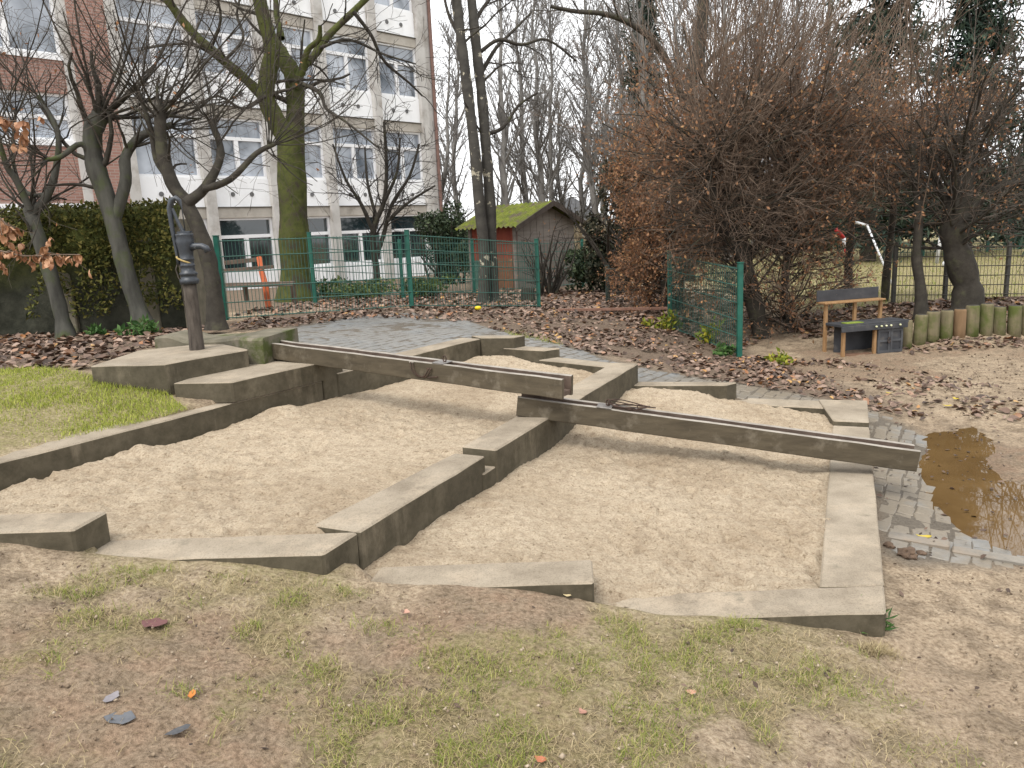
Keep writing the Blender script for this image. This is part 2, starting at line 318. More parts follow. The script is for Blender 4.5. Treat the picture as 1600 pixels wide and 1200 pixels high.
def sand_bed(name, poly, pts, label, dips, step=.0155):
    xs = [p[0] for p in poly]; ys = [p[1] for p in poly]
    X, Y = np.meshgrid(np.arange(min(xs), max(xs), step), np.arange(min(ys), max(ys), step)); A = np.array(pts, float)
    d2 = np.hypot(X[..., None] - A[:, 0], Y[..., None] - A[:, 1]) ** 2 + .02; w = 1 / d2 ** 1.2; Z = (w * A[:, 2]).sum(-1) / w.sum(-1)
    Z = Z + (fbm(X * 1.3, Y * 1.3, 3, 61) - .5) * .06 + (fbm(X * 6, Y * 6, 3, 62) - .5) * .022
    cl = fbm(X * 13, Y * 13, 3, 64); rough_ = .35 + 1.3 * sstep(.35, .62, fbm(X * 1.1, Y * 1.1, 3, 66)); Z = Z + (cl - .5) * .022 * rough_ - np.maximum(0, vnoise(X * 28, Y * 28, 65) - .62) * .048 * rough_ + (vnoise(X * 52, Y * 52, 67) - .5) * .010
    for (px, py, r, dz) in dips: Z = Z + dz * np.exp(-((X - px) ** 2 + (Y - py) ** 2) / r ** 2)
    fr = random.Random(len(poly) * 7)
    for _ in range(46):
        fx, fy, fa = fr.uniform(min(xs), max(xs)), fr.uniform(min(ys), max(ys)), fr.uniform(0, PI); U1 = (X - fx) * math.cos(fa) + (Y - fy) * math.sin(fa); V1 = -(X - fx) * math.sin(fa) + (Y - fy) * math.cos(fa); q_ = (U1 / .10) ** 2 + (V1 / .045) ** 2
        Z = Z - .016 * np.exp(-q_ ** 2) + .008 * np.exp(-((q_ - 1.9) / .7) ** 2)
    ed_ = polydist(X, Y, poly); Z = Z - .055 * sstep(.15, .03, ed_)
    n, k = X.shape; ix = np.arange(n * k).reshape(n, k); cx = (X[:-1, :-1] + step / 2); cyy = Y[:-1, :-1] + step / 2
    keep = inpoly(cx, cyy, poly).ravel()
    Fc = np.stack([ix[:-1, :-1].ravel(), ix[:-1, 1:].ravel(), ix[1:, 1:].ravel(), ix[1:, :-1].ravel()], axis=1)[keep]
    used = np.unique(Fc); re = -np.ones(n * k, int); re[used] = np.arange(len(used))
    V = np.stack([X, Y, Z], axis=-1).reshape(-1, 3)[used]
    o = link(name, npmesh(name, V, re[Fc], True), SANDM); tag(o, label, None, None, 'structure'); return o
sand_bed('sand', [(-3.7, 3.12), (-.9, 3.12), (1.0, 7.06), (.42, 7.7), (0, 8.08), (-.38, 8.16), (-2.16, 5.55), (-3.0, 4.2)],
         [(-3.3, 3.4, .31), (-2.6, 3.4, .29), (-1.5, 3.35, .255), (-1.0, 3.4, .245), (-.5, 4.3, .225), (0, 5.3, .20), (.7, 6.7, .17), (.3, 7.5, .22), (-.2, 7.9, .28), (-.8, 7, .24), (-1.6, 6, .25), (-1.9, 5.6, .27), (-2.6, 4.6, .26), (-2.85, 4.2, .27), (-1.4, 4.6, .235), (-.4, 5.5, .21), (-1.2, 3.9, .25)],
         'pale sand in the upper basin', [(-.2, 5.6, .35, -.04), (-.9, 5.9, .3, -.03), (-1.75, 5.7, .14, .05), (-2.4, 4.75, .1, .04)])
sand_bed('sand', [(-.93, 3.1), (.3, 3.05), (.33, 3.1), (1.5, 3.1), (2.9, 6.4), (2.0, 6.85), (.93, 7.08), (-.30, 4.5)],
         [(-.55, 3.4, .085), (-.2, 3.9, .085), (.1, 4.6, .09), (.6, 5.7, .10), (1.15, 6.85, .09), (1.5, 6.8, .06), (2.0, 6.6, -.05), (2.6, 6.2, -.145), (2.3, 5.4, -.145), (1.9, 4.4, -.14), (1.45, 3.4, -.135), (.9, 3.3, -.105), (.45, 3.28, -.07), (.33, 3.25, -.02), (-.1, 3.25, .065), (.6, 4.2, .02), (1.2, 4.2, -.06), (1.3, 5.2, -.02), (1.9, 5.9, -.06)],
         'pale sand in the lower basin', [(1.8, 5.25, .3, -.045), (1.3, 5.5, .25, -.04), (.75, 5.25, .25, -.03), (1.05, 5.45, .12, .04)])

# ------------------------------------------------------------------ concrete basin walls
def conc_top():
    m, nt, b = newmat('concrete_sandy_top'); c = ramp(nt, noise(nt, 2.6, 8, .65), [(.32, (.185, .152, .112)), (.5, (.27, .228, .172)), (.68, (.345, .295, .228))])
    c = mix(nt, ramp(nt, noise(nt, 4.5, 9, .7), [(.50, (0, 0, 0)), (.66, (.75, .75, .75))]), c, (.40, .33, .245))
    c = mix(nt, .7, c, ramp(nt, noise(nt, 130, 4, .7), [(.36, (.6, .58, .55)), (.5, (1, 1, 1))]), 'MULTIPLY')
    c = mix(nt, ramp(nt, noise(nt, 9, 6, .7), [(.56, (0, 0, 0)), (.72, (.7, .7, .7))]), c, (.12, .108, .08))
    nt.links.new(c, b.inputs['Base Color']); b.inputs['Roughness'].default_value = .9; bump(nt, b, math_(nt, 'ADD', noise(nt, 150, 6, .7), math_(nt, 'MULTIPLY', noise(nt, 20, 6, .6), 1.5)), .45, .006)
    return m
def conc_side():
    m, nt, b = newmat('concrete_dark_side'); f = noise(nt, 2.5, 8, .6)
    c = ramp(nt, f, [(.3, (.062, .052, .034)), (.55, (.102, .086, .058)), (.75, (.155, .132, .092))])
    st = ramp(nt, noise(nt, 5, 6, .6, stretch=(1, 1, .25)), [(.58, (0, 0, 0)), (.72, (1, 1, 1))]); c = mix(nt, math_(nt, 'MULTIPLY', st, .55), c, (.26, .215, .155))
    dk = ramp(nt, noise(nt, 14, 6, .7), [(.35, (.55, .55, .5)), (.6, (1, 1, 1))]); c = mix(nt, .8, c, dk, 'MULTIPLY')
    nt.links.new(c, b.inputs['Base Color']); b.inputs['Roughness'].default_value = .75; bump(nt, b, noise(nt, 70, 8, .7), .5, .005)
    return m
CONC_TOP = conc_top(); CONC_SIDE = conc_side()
def prism(name, top, ztop, zbot, mats, parent, ch=.007, sub=.17, jit=.0016):
    # one cast block: outline with slightly uneven arrises, chamfered top edge and corners
    a = np.array(top, float); area = .5 * np.sum(a[:, 0] * np.roll(a[:, 1], -1) - np.roll(a[:, 0], -1) * a[:, 1])
    if area < 0: a = a[::-1]
    pts = []; n = len(a)
    for i in range(n):
        p, q = a[i], a[(i + 1) % n]; d = q - p; L = np.linalg.norm(d); d /= L; nn = np.array([d[1], -d[0]]); k = max(1, int(L / sub))
        pts.append(p + d * min(.010, L * .2))
        for j in range(1, k): pts.append(p + d * L * j / k + nn * random.uniform(-jit, jit))
        pts.append(q - d * min(.010, L * .2))
    pts = np.array(pts); m = len(pts); e = np.roll(pts, -1, 0) - np.roll(pts, 1, 0); e /= np.linalg.norm(e, axis=1, keepdims=True); inn = np.stack([-e[:, 1], e[:, 0]], 1)
    chv = ch * np.array([random.uniform(.6, 1.5) for _ in range(m)]); z1 = np.full((m, 1), ztop)
    V = np.concatenate([np.hstack([pts + inn * chv[:, None], z1]), np.hstack([pts, z1 - chv[:, None]]), np.hstack([pts, np.full((m, 1), zbot)])])
    Fc = [tuple(range(m)), tuple(range(3 * m - 1, 2 * m - 1, -1))]
    for i in range(m): k = (i + 1) % m; Fc += [(m + i, m + k, k, i), (2 * m + i, 2 * m + k, m + k, m + i)]
    o = mesh(name, V, Fc, mats, parent); me = o.data
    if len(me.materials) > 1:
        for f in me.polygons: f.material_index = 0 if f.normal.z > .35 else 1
    return o
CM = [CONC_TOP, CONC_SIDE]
basin = empty('sandpit_wall', (0, 5, 0), 'stepped concrete walls framing the two sand basins', 'sandpit wall')
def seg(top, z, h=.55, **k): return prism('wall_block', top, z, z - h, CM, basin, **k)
dM = np.array([.439, .898]); pM = np.array([-.898, .439])            # along / across the middle wall
dR = np.array([.404, .915]); pR = np.array([-.915, .404])
a1 = np.array([-.716, 3.252]); a2 = np.array([-.178, 4.343])
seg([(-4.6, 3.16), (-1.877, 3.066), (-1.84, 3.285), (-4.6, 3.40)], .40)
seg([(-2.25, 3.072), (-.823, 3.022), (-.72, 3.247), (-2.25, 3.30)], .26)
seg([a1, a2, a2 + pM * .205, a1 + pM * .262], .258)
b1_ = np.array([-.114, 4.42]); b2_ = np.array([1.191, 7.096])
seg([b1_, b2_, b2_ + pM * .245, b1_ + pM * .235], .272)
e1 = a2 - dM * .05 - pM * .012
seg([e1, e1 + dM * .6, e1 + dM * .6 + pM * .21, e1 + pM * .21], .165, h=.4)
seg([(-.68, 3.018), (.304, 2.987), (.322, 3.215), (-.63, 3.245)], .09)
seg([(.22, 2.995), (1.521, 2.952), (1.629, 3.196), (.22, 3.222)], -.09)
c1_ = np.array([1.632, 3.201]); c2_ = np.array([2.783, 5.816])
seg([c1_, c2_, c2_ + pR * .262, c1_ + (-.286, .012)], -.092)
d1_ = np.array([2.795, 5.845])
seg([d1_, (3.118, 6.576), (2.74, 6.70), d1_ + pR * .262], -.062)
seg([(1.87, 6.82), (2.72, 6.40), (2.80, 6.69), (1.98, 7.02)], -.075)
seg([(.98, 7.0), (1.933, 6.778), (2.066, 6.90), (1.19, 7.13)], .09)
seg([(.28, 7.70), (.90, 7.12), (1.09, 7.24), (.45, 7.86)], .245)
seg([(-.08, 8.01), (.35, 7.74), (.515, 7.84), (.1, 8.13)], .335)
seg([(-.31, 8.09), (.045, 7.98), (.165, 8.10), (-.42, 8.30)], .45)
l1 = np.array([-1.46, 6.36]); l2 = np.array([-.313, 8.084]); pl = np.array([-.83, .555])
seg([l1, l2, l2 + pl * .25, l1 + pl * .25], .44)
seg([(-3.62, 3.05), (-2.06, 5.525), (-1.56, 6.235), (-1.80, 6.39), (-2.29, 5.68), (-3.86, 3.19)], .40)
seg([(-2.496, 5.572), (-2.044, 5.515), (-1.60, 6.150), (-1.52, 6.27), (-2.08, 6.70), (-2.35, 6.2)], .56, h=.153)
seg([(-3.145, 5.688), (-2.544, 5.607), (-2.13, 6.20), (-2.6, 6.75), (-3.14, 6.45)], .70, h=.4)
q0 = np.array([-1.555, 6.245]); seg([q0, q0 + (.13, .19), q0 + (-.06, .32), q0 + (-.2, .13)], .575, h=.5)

# pump plinth with a hollowed, mossy upper edge
MOSS_CONC = plain('concrete_mossy', (.085, .08, .055), (.20, .175, .13), scale=5, rough=.9, bs=60, bstr=.5, bd=.01, c3=(.06, .072, .02), c3scale=3, c3lo=.54, c3hi=.66)
pl0 = empty('pump_plinth', (-2.5, 6.6, .55), 'low mossy concrete plinth with worn wavy edge behind the hand pump', 'plinth')
def plinth():
    us = np.linspace(0, 1, 26); A = np.array([-3.12, 6.72]); B = np.array([-1.99, 6.50]); off = np.array([.10, .34]); V = []; 
    for u in us:
        p = A + (B - A) * u; zt = .775 - .05 * math.exp(-((u - .46) / .16) ** 2) - .02 * math.exp(-((u - .25) / .08) ** 2) + .012 * math.sin(u * 17) * (u < .75)
        fw = np.array([-.03, -.16]) * sstep(.60, .9, u) * 1.4
        V += [(*(p + fw), .40), (*(p + fw), zt - .02), (*(p + fw + (.004, .02)), zt), (*(p + off), zt + .01), (*(p + off), .4)]
    Fc = []; 
    for i in range(len(us) - 1):
        for k in range(4): Fc.append((i * 5 + k, (i + 1) * 5 + k, (i + 1) * 5 + k + 1, i * 5 + k + 1))
    e = (len(us) - 1) * 5; Fc += [(4, 3, 2, 1, 0), (e, e + 1, e + 2, e + 3, e + 4)]
    mesh('plinth_block', V, Fc, MOSS_CONC, pl0)
plinth()

# ------------------------------------------------------------------ water troughs
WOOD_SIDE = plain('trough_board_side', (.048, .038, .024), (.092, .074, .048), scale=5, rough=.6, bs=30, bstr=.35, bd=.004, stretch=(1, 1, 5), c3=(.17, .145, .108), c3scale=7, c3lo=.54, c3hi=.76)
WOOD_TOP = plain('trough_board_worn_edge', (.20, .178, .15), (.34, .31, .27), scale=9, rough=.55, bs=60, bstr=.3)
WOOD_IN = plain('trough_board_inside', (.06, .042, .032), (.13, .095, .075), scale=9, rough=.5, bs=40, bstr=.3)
STEEL = plain('worn_steel', (.16, .15, .14), (.32, .30, .28), scale=20, rough=.45, bs=80, bstr=.2, metal=.6)
RUST = plain('rusty_iron', (.035, .025, .02), (.085, .05, .035), scale=25, rough=.8, bs=80, bstr=.3)
def trough(a, b, label, w=.165, h=.138, t=.030):
    a = np.array(a, float); b = np.array(b, float); ex = b - a; L = np.linalg.norm(ex); u = ex / L
    v = np.array([-u[1], u[0], 0]); v /= np.linalg.norm(v); n = np.cross(u, v)
    root = empty('water_trough', a, label, 'water trough', 'wooden water troughs')
    def board(name, o, sx, sy, sz, nseg=14, wob=.0025):
        V = []; 
        for i in range(nseg + 1):
            p = o + u * sx * i / nseg; d = v * random.uniform(-wob, wob) + n * random.uniform(-wob, wob); c = .005
            V += [p + d + n * c, p + d + v * c, p + d + v * (sy - c), p + d + v * sy + n * c, p + d + v * sy + n * (sz - c), p + d + v * (sy - c) + n * sz, p + d + v * c + n * sz, p + d + n * (sz - c)]
        Fc = []
        for i in range(nseg):
            for k in range(8): k2 = (k + 1) % 8; Fc.append((i * 8 + k, i * 8 + k2, (i + 1) * 8 + k2, (i + 1) * 8 + k))
        Fc += [tuple(range(7, -1, -1)), tuple(nseg * 8 + k for k in range(8))]
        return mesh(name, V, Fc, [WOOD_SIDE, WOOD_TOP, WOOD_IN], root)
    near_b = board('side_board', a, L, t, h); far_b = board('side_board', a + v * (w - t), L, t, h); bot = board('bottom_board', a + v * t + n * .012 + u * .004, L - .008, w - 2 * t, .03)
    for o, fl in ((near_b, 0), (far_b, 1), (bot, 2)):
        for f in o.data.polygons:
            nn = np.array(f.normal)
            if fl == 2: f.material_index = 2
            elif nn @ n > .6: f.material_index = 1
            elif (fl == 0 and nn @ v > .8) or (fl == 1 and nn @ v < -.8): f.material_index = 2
    return root, a, u, v, n, L
t1r, ta, tu, tv, tn, tL = trough((-2.098, 6.464, .582), (.326, 4.979, .432), 'upper dark wooden water trough leading from the pump plinth')
t2r, sa, su, sv, sn, sL = trough((.017, 5.200, .282), (2.517, 4.609, -.058), 'lower dark wooden water trough reaching out over the puddle')
def shackle(root, c, u, v, n, w=.165, h=.138):
    m = MB(); m.box(c + v * -.004 + n * (h + .001), u * .10, v * (w * .75), n * .006); hp_ = m.build('hinge_plate', STEEL, root, bevel=.001)
    th = np.linspace(0, 2 * PI, 13); ctr = c + u * .07 + v * .06 + n * (h + .030)
    m = MB(); m.tube([ctr + u * .014 * math.cos(t) + n * .022 * math.sin(t) for t in th], [.005] * 13, 6); m.build('padlock', RUST, hp_, smooth=True)
for (root, c0, u, v, n, s) in ((t1r, ta, tu, tv, tn, 1.78), (t2r, sa, su, sv, sn, .55)): shackle(root, c0 + u * s, u, v, n)
c = ta + tu * 1.60 + tn * .13
m = MB()
for dx in (0, .022):
    th = np.linspace(-.2, 1.25 * PI, 16)
    m.tube([c + tu * (.075 + dx - .085 * math.cos(t) * 1.0) - tv * (.012 + .006 * math.sin(3 * t)) - tn * .105 * max(0, math.sin(min(t, PI * .9))) for t in th], [.0045] * 16, 5)
m.tube([c + tu * .15 - tv * .014 - tn * .10, c + tu * .24 - tv * .014 - tn * .085], [.006, .005], 5)
m.build('wire_loop', RUST, t1r, smooth=True)
m = MB(); m.box(c - tu * .03 - tv * .006 - tn * .01, tu * .045, tv * .04, tn * .016); m.build('bracket', WOOD_TOP, t1r, bevel=.003)
c = sa + su * .72 + sn * .139
m = MB()
for k in range(4):
    th = np.linspace(0, 2 * PI, 14); r = .07 + .012 * k
    m.tube([c + su * (r * 1.5 * math.cos(t) + .02 * k) + sv * (.08 + r * .75 * math.sin(t)) + sn * (.012 + .006 * k + .012 * math.sin(2 * t + k)) for t in th], [.004] * 14, 5)
m.build('wire_coil', RUST, t2r, smooth=True)

# ------------------------------------------------------------------ cobbled paving, kerb, puddle
def cobble_material():
    m, nt, b = newmat('cobble_granite'); g = nt.nodes.new('ShaderNodeNewGeometry').outputs['Position']; oi = nt.nodes.new('ShaderNodeObjectInfo')
    c = ramp(nt, noise(nt, 14, 6, .6, co=g), [(.3, (.135, .14, .14)), (.7, (.225, .23, .228))])
    film = ramp(nt, noise(nt, 1.7, 7, .65, co=g), [(.34, (.1, .1, .1)), (.52, (.97, .97, .97))]); sx = nt.nodes.new('ShaderNodeSeparateXYZ'); nt.links.new(g, sx.inputs[0]); film = math_(nt, 'MULTIPLY', film, ramp(nt, math_(nt, 'MULTIPLY', sx.outputs[0], .25), [(.30, (.35, .35, .35)), (.6, (1, 1, 1))])); c = mix(nt, film, c, mix(nt, noise(nt, 50, 6, .7, co=g), (.12, .10, .075), (.26, .22, .165)))
    nt.links.new(c, b.inputs['Base Color']); b.inputs['Roughness'].default_value = .45; bump(nt, b, noise(nt, 60, 6, .7, co=g), .4, .005); return m
COBBLE = cobble_material()
def cobble_mesh(k):
    rr = random.Random(k); bm = bmesh.new(); bmesh.ops.create_cube(bm, size=1)
    for v in bm.verts:
        v.co.x *= .153; v.co.y *= .095; v.co.z *= .06
        if v.co.z > 0: v.co.x *= .975; v.co.y *= .965
        v.co += Vector((rr.uniform(-.004, .004), rr.uniform(-.003, .003), rr.uniform(-.003, .003) - .03))
    bmesh.ops.bevel(bm, geom=[e for e in bm.edges if all(v.co.z > -.03 for v in e.verts)], offset=.006, segments=1, affect='EDGES')
    me = bpy.data.meshes.new('cobble'); bm.to_mesh(me); bm.free(); me.materials.append(COBBLE); return me
paving = empty('paving', (0, 0, 0)); tag(paving, 'grey cobbled paving strip round the back and right of the sandpit', None, None, 'structure')
cms = [cobble_mesh(k) for k in range(8)]
cand = []
ang = math.atan2(.915, .404) - .12; ca, sa_ = math.cos(ang), math.sin(ang)
for i in range(-70, 110):
    for j in range(-70, 60):
        u = i * .1 ; v = j * .158 + (.079 if i % 2 else 0)
        x = -u * sa_ + v * ca + 1.5; y = u * ca + v * sa_ + 6.5; cand.append((x, y))
cand = np.array(cand); cand = cand + RNG.uniform(-.010, .010, cand.shape)
ok = inpoly(cand[:, 0], cand[:, 1], PAVE) & (cand[:, 1] < 13); cand = cand[ok]
grown = (polydist(cand[:, 0], cand[:, 1], PAVE) > .02); cand = cand[grown]
cz = gz(cand[:, 0], cand[:, 1]); dzx = (gz(cand[:, 0] + .1, cand[:, 1]) - cz) / .1; dzy = (gz(cand[:, 0], cand[:, 1] + .1) - cz) / .1
order = np.argsort(np.hypot(cand[:, 0] - 0, cand[:, 1]))
bigV = []; bigF = []; nb = 0
for r, k in enumerate(order):
    x, y = cand[k]; z = cz[k] + .001 + random.uniform(-.0035, .0025)
    nrm = Vector((-dzx[k], -dzy[k], 1)).normalized(); rot = Vector((0, 0, 1)).rotation_difference(nrm).to_matrix() @ Matrix.Rotation(ang + random.uniform(-.10, .10), 3, 'Z')
    if r < 300:
        o = bpy.data.objects.new('cobble', cms[r % 8]); COL.objects.link(o); o.parent = paving; o.matrix_local = Matrix.Translation((x, y, z)) @ rot.to_4x4()
    else:
        me = cms[r % 8]; base = nb
        for v in me.vertices: q = rot @ v.co; bigV.append((q.x + x, q.y + y, q.z + z)); nb += 1
        for f in me.polygons: bigF.append(tuple(i + base for i in f.vertices))
if bigV: o = mesh('cobblestones', bigV, bigF, COBBLE, paving); o['kind'] = 'stuff'

def water_material():
    m, nt, b = newmat('muddy_water'); f = noise(nt, 2.2, 5, .6)
    c = ramp(nt, f, [(.3, (.085, .050, .019)), (.7, (.13, .08, .032))]); nt.links.new(c, b.inputs['Base Color'])
    b.inputs['Roughness'].default_value = .02; b.inputs['IOR'].default_value = 1.33; b.inputs['Specular IOR Level'].default_value = .5
    bump(nt, b, noise(nt, 5, 2, .5), .03, .01); return m
wx, wy = np.meshgrid(np.linspace(2.2, 4.6, 60), np.linspace(3.5, 6.9, 80)); wi = np.arange(4800).reshape(80, 60)
wk = inside(wx[:-1, :-1], wy[:-1, :-1], PUDDLE, .2).ravel() > .08
wF = np.stack([wi[:-1, :-1].ravel(), wi[:-1, 1:].ravel(), wi[1:, 1:].ravel(), wi[1:, :-1].ravel()], axis=1)[wk]
wu = np.unique(wF); wr = -np.ones(4800, int); wr[wu] = np.arange(len(wu))
pw = link('puddle_water', npmesh('puddle_water', np.stack([wx, wy, np.full_like(wx, -.292)], -1).reshape(-1, 3)[wu], wr[wF], True), water_material()); tag(pw, 'brown puddle of muddy water on the paving', None, None, 'structure')
kerb = empty('kerb', (2.6, 3.68, -.3), 'row of sunken granite kerb stones along the near edge of the puddle', 'kerb')
ka = P(1385, 842, -.25); kb = P(1640, 884, -.26); kd = (kb - ka) / np.linalg.norm(kb - ka); kp = np.array([-kd[1], kd[0], 0]); kl = np.linalg.norm(kb - ka); s = 0
GRANITE = plain('kerb_granite', (.14, .128, .11), (.23, .21, .18), scale=14, rough=.7, bs=70, bstr=.4, c3=(.24, .19, .14), c3scale=3, c3lo=.45, c3hi=.65)
while s < kl:
    l = random.uniform(.28, .4); p = ka + kd * s; z = g1(p[0], p[1]) + .004 + random.uniform(-.006, .004)
    m = MB(); m.box((p[0], p[1], z - .15), kd * (l - .012), kp * random.uniform(.075, .09), (0, 0, .15)); m.build('kerb_stone', GRANITE, kerb, bevel=.008); s += l

# ------------------------------------------------------------------ hand pump
IRON = plain('blue_black_cast_iron', (.013, .016, .021), (.038, .046, .058), scale=18, rough=.42, bs=60, bstr=.4, spec=.5, c3=(.13, .14, .15), c3scale=26, c3lo=.62, c3hi=.72)
PIPE = plain('weathered_wood_pole', (.038, .031, .026), (.105, .088, .073), scale=11, rough=.9, bs=30, bstr=.9, bd=.012, stretch=(3, 3, .6))
YROPE = plain('yellow_strap', (.30, .22, .08), (.45, .34, .15), scale=30, rough=.8)
pb = P(308, 546, .70); pt = D(296, 440, pb[1] + .02); ax = pt - pb; ax /= np.linalg.norm(ax)
pump = empty('hand_pump', pb, 'old blue black cast iron hand pump leaning on its wooden pole', 'hand pump')
su_ = np.array([1.0, -.12, 0]); su_ -= ax * (su_ @ ax); su_ /= np.linalg.norm(su_); fu = np.cross(ax, su_)
def lathe(prof, base, axis_, u, v, n=18):
    th = np.arange(n) * 2 * PI / n; V = []; Fc = []
    for (r, h) in prof: V += [base + axis_ * h + r * (math.cos(t) * u + math.sin(t) * v) for t in th]
    for i in range(len(prof) - 1):
        for k in range(n): k2 = (k + 1) % n; Fc.append((i * n + k, i * n + k2, (i + 1) * n + k2, (i + 1) * n + k))
    Fc += [tuple(range(n))[::-1], tuple((len(prof) - 1) * n + k for k in range(n))]
    return np.array(V), Fc
PL = np.linalg.norm(pt - pb)
V, Fc = lathe([(.062, -.12), (.061, 0), (.058, .1), (.055, .3), (.053, .45), (.051, PL)], pb, ax, su_, fu); mesh('pole', V, Fc, PIPE, pump, True)
V, Fc = lathe([(r_ * 1.08, h_) for r_, h_ in [(.066, -.02), (.070, 0), (.070, .018), (.058, .028), (.058, .05), (.066, .055), (.066, .07), (.05, .08), (.05, .12), (.054, .125), (.054, .135), (.05, .14), (.050, .17), (.054, .175), (.054, .185), (.05, .19), (.05, .22), (.055, .26), (.062, .30), (.066, .33), (.06, .36), (.064, .37), (.064, .385), (.02, .39)]], pt, ax, su_, fu, 22)
pbody = mesh('pump_body', V, Fc, IRON, pump, True)
s0 = pt + ax * .275
m = MB(); m.tube([s0 + su_ * .03, s0 + su_ * .09 + ax * .006, s0 + su_ * .14 + ax * .004, s0 + su_ * .175 - ax * .012, s0 + su_ * .19 - ax * .045], [.040, .027, .025, .026, .029], 12); m.build('spout', IRON, pbody, smooth=True)
h0 = pt + ax * .39
m = MB(); m.box(h0 - su_ * .05 - fu * .02, su_ * .11, fu * .04, ax * .015); m.tube([h0 + su_ * .0, h0 - su_ * .04 + ax * .09, h0 - su_ * .075 + ax * .20], [.018, .014, .012], 8); m.build('bearing_arm', IRON, pump, smooth=False)
hp = [h0 + su_ * .012 + ax * .02, h0 + su_ * .006 + ax * .20, h0 - su_ * .004 + ax * .258, h0 - su_ * .036 + ax * .280, h0 - su_ * .075 + ax * .265, h0 - su_ * .098 + ax * .20, h0 - su_ * .098 + ax * .08, h0 - su_ * .088 - ax * .06, h0 - su_ * .078 - ax * .20, h0 - su_ * .076 - ax * .245]
m = MB(); m.tube(hp, [.004, .004, .014, .022, .025, .024, .019, .016, .013, .016], 9); phan = m.build('handle', IRON, pump, smooth=True)
k0 = h0 - su_ * .08 - ax * .235
m = MB(); th = np.linspace(0, 2 * PI, 17); cc = pt + ax * .155
m.tube([cc + (su_ * .06 * math.cos(t) - su_ * .016 + fu * .062 * math.sin(t)) * 1.02 + ax * (.02 - .028 * math.cos(t)) for t in th], [.008] * 17, 6); m.build('strap', YROPE, pbody, smooth=True)
m = MB(); m.tube([k0, k0 - ax * .05 - su_ * .025, k0 - ax * .12 - su_ * .01, k0 - ax * .16 + su_ * .012, k0 - ax * .13 + su_ * .03, k0 - ax * .04 + su_ * .02, k0], [.006] * 7, 6)
m.tube([k0 - ax * .16 + su_ * .012, k0 - ax * .3 + su_ * .01, k0 - ax * .44 + su_ * .02], [.005, .004, .004], 5); m.build('rope', PIPE, phan, smooth=True)

# ------------------------------------------------------------------ mossy retaining wall on the left
MOSSWALL = None
def mossy_wall():
    m, nt, b = newmat('mossy_wall_face'); f = noise(nt, 5, 8, .65); big = noise(nt, 1.3, 6, .6); tc = nt.nodes.new('ShaderNodeTexCoord'); sx = nt.nodes.new('ShaderNodeSeparateXYZ'); nt.links.new(tc.outputs['Object'], sx.inputs[0])
    conc = ramp(nt, f, [(.3, (.014, .016, .010)), (.7, (.062, .062, .045))])
    moss = ramp(nt, noise(nt, 22, 6, .7), [(.3, (.028, .036, .009)), (.55, (.075, .085, .020)), (.8, (.15, .135, .045))])
    k = math_(nt, 'ADD', math_(nt, 'MULTIPLY', math_(nt, 'SUBTRACT', sx.outputs[2], .55), 2.2), math_(nt, 'MULTIPLY', math_(nt, 'SUBTRACT', big, .5), 2.2), True)
    nt.links.new(mix(nt, k, conc, moss), b.inputs['Base Color']); b.inputs['Roughness'].default_value = .95
    bump(nt, b, noise(nt, 30, 8, .7), .8, .02)
    w = empty('garden_wall', (-5.5, 8.9, .55), 'tall dark retaining wall overgrown with moss behind the pump', 'wall')
    A = np.array([-9.5, 8.75]); B = np.array([-3.72, 9.05]); n = 150; kz = 34; V = []; 
    pr = [(0, .35), ] + [(0, .35 + 1.62 * j / 24) for j in range(1, 25)] + [(.02 + .45 * j / 9, 1.99 + .03 * math.sin(j)) for j in range(10)]
    for i in range(n + 1):
        p = A + (B - A) * i / n
        for j, (dy, z) in enumerate(pr):
            q = .06 * (fbm(np.array(i * .09 + 5), np.array(z * 2.2 + dy), 4, 77) - .5) * (1 + 2.2 * sstep(1.0, 1.7, z))
            top = .09 * (fbm(np.array(i * .12), np.array(.5 + dy * 2), 3, 78) - .5) * sstep(1.2, 1.9, z)
            V.append((p[0], p[1] + dy - float(q) * 2 - .10 * float(sstep(1.2, 1.7, z)) + .10 * float(sstep(1.75, 2.0, z)), z + float(top)))
    k_ = len(pr); Fc = np.array([(i * k_ + j, (i + 1) * k_ + j, (i + 1) * k_ + j + 1, i * k_ + j + 1) for i in range(n) for j in range(k_ - 1)])
    mesh('wall_face', V, Fc, m, w, True)
    mm = MB()
    for x in (-6.3, -5.2, -4.25): mm = MB(); mm.box((x, 8.72 + (x + 9.5) * .052, .4), (.17, .01, 0), (0, .2, 0), (0, 0, 1.15 + .1 * math.sin(x))); mm.build('pier', MOSS_CONC, w, bevel=.01)
    mm = MB(); mm.box((-3.76, 8.95, .35), (.06, 0, 0), (0, .7, 0), (0, 0, 1.5)); mm.build('wall_end', MOSS_CONC, w)
    # moss and trailing greenery on the upper half
    N = 22000; u = RNG.random(N); z = 2.06 - RNG.random(N) ** 1.4 * 1.25; 
    keep = fbm(u * 24, z * 3, 3, 80) + (z - 1.2) * .35 > .5; u = u[keep]; z = z[keep]; N = len(u)
    base = np.stack([-9.5 + 5.78 * u, 8.75 + .3 * u - .14 - RNG.random(N) * .10 + np.where(z > 1.95, RNG.random(N) * .5, 0), z], 1)
    leafcloud('moss_growth', base, .03, .075, MOSSM, w, up=.2)
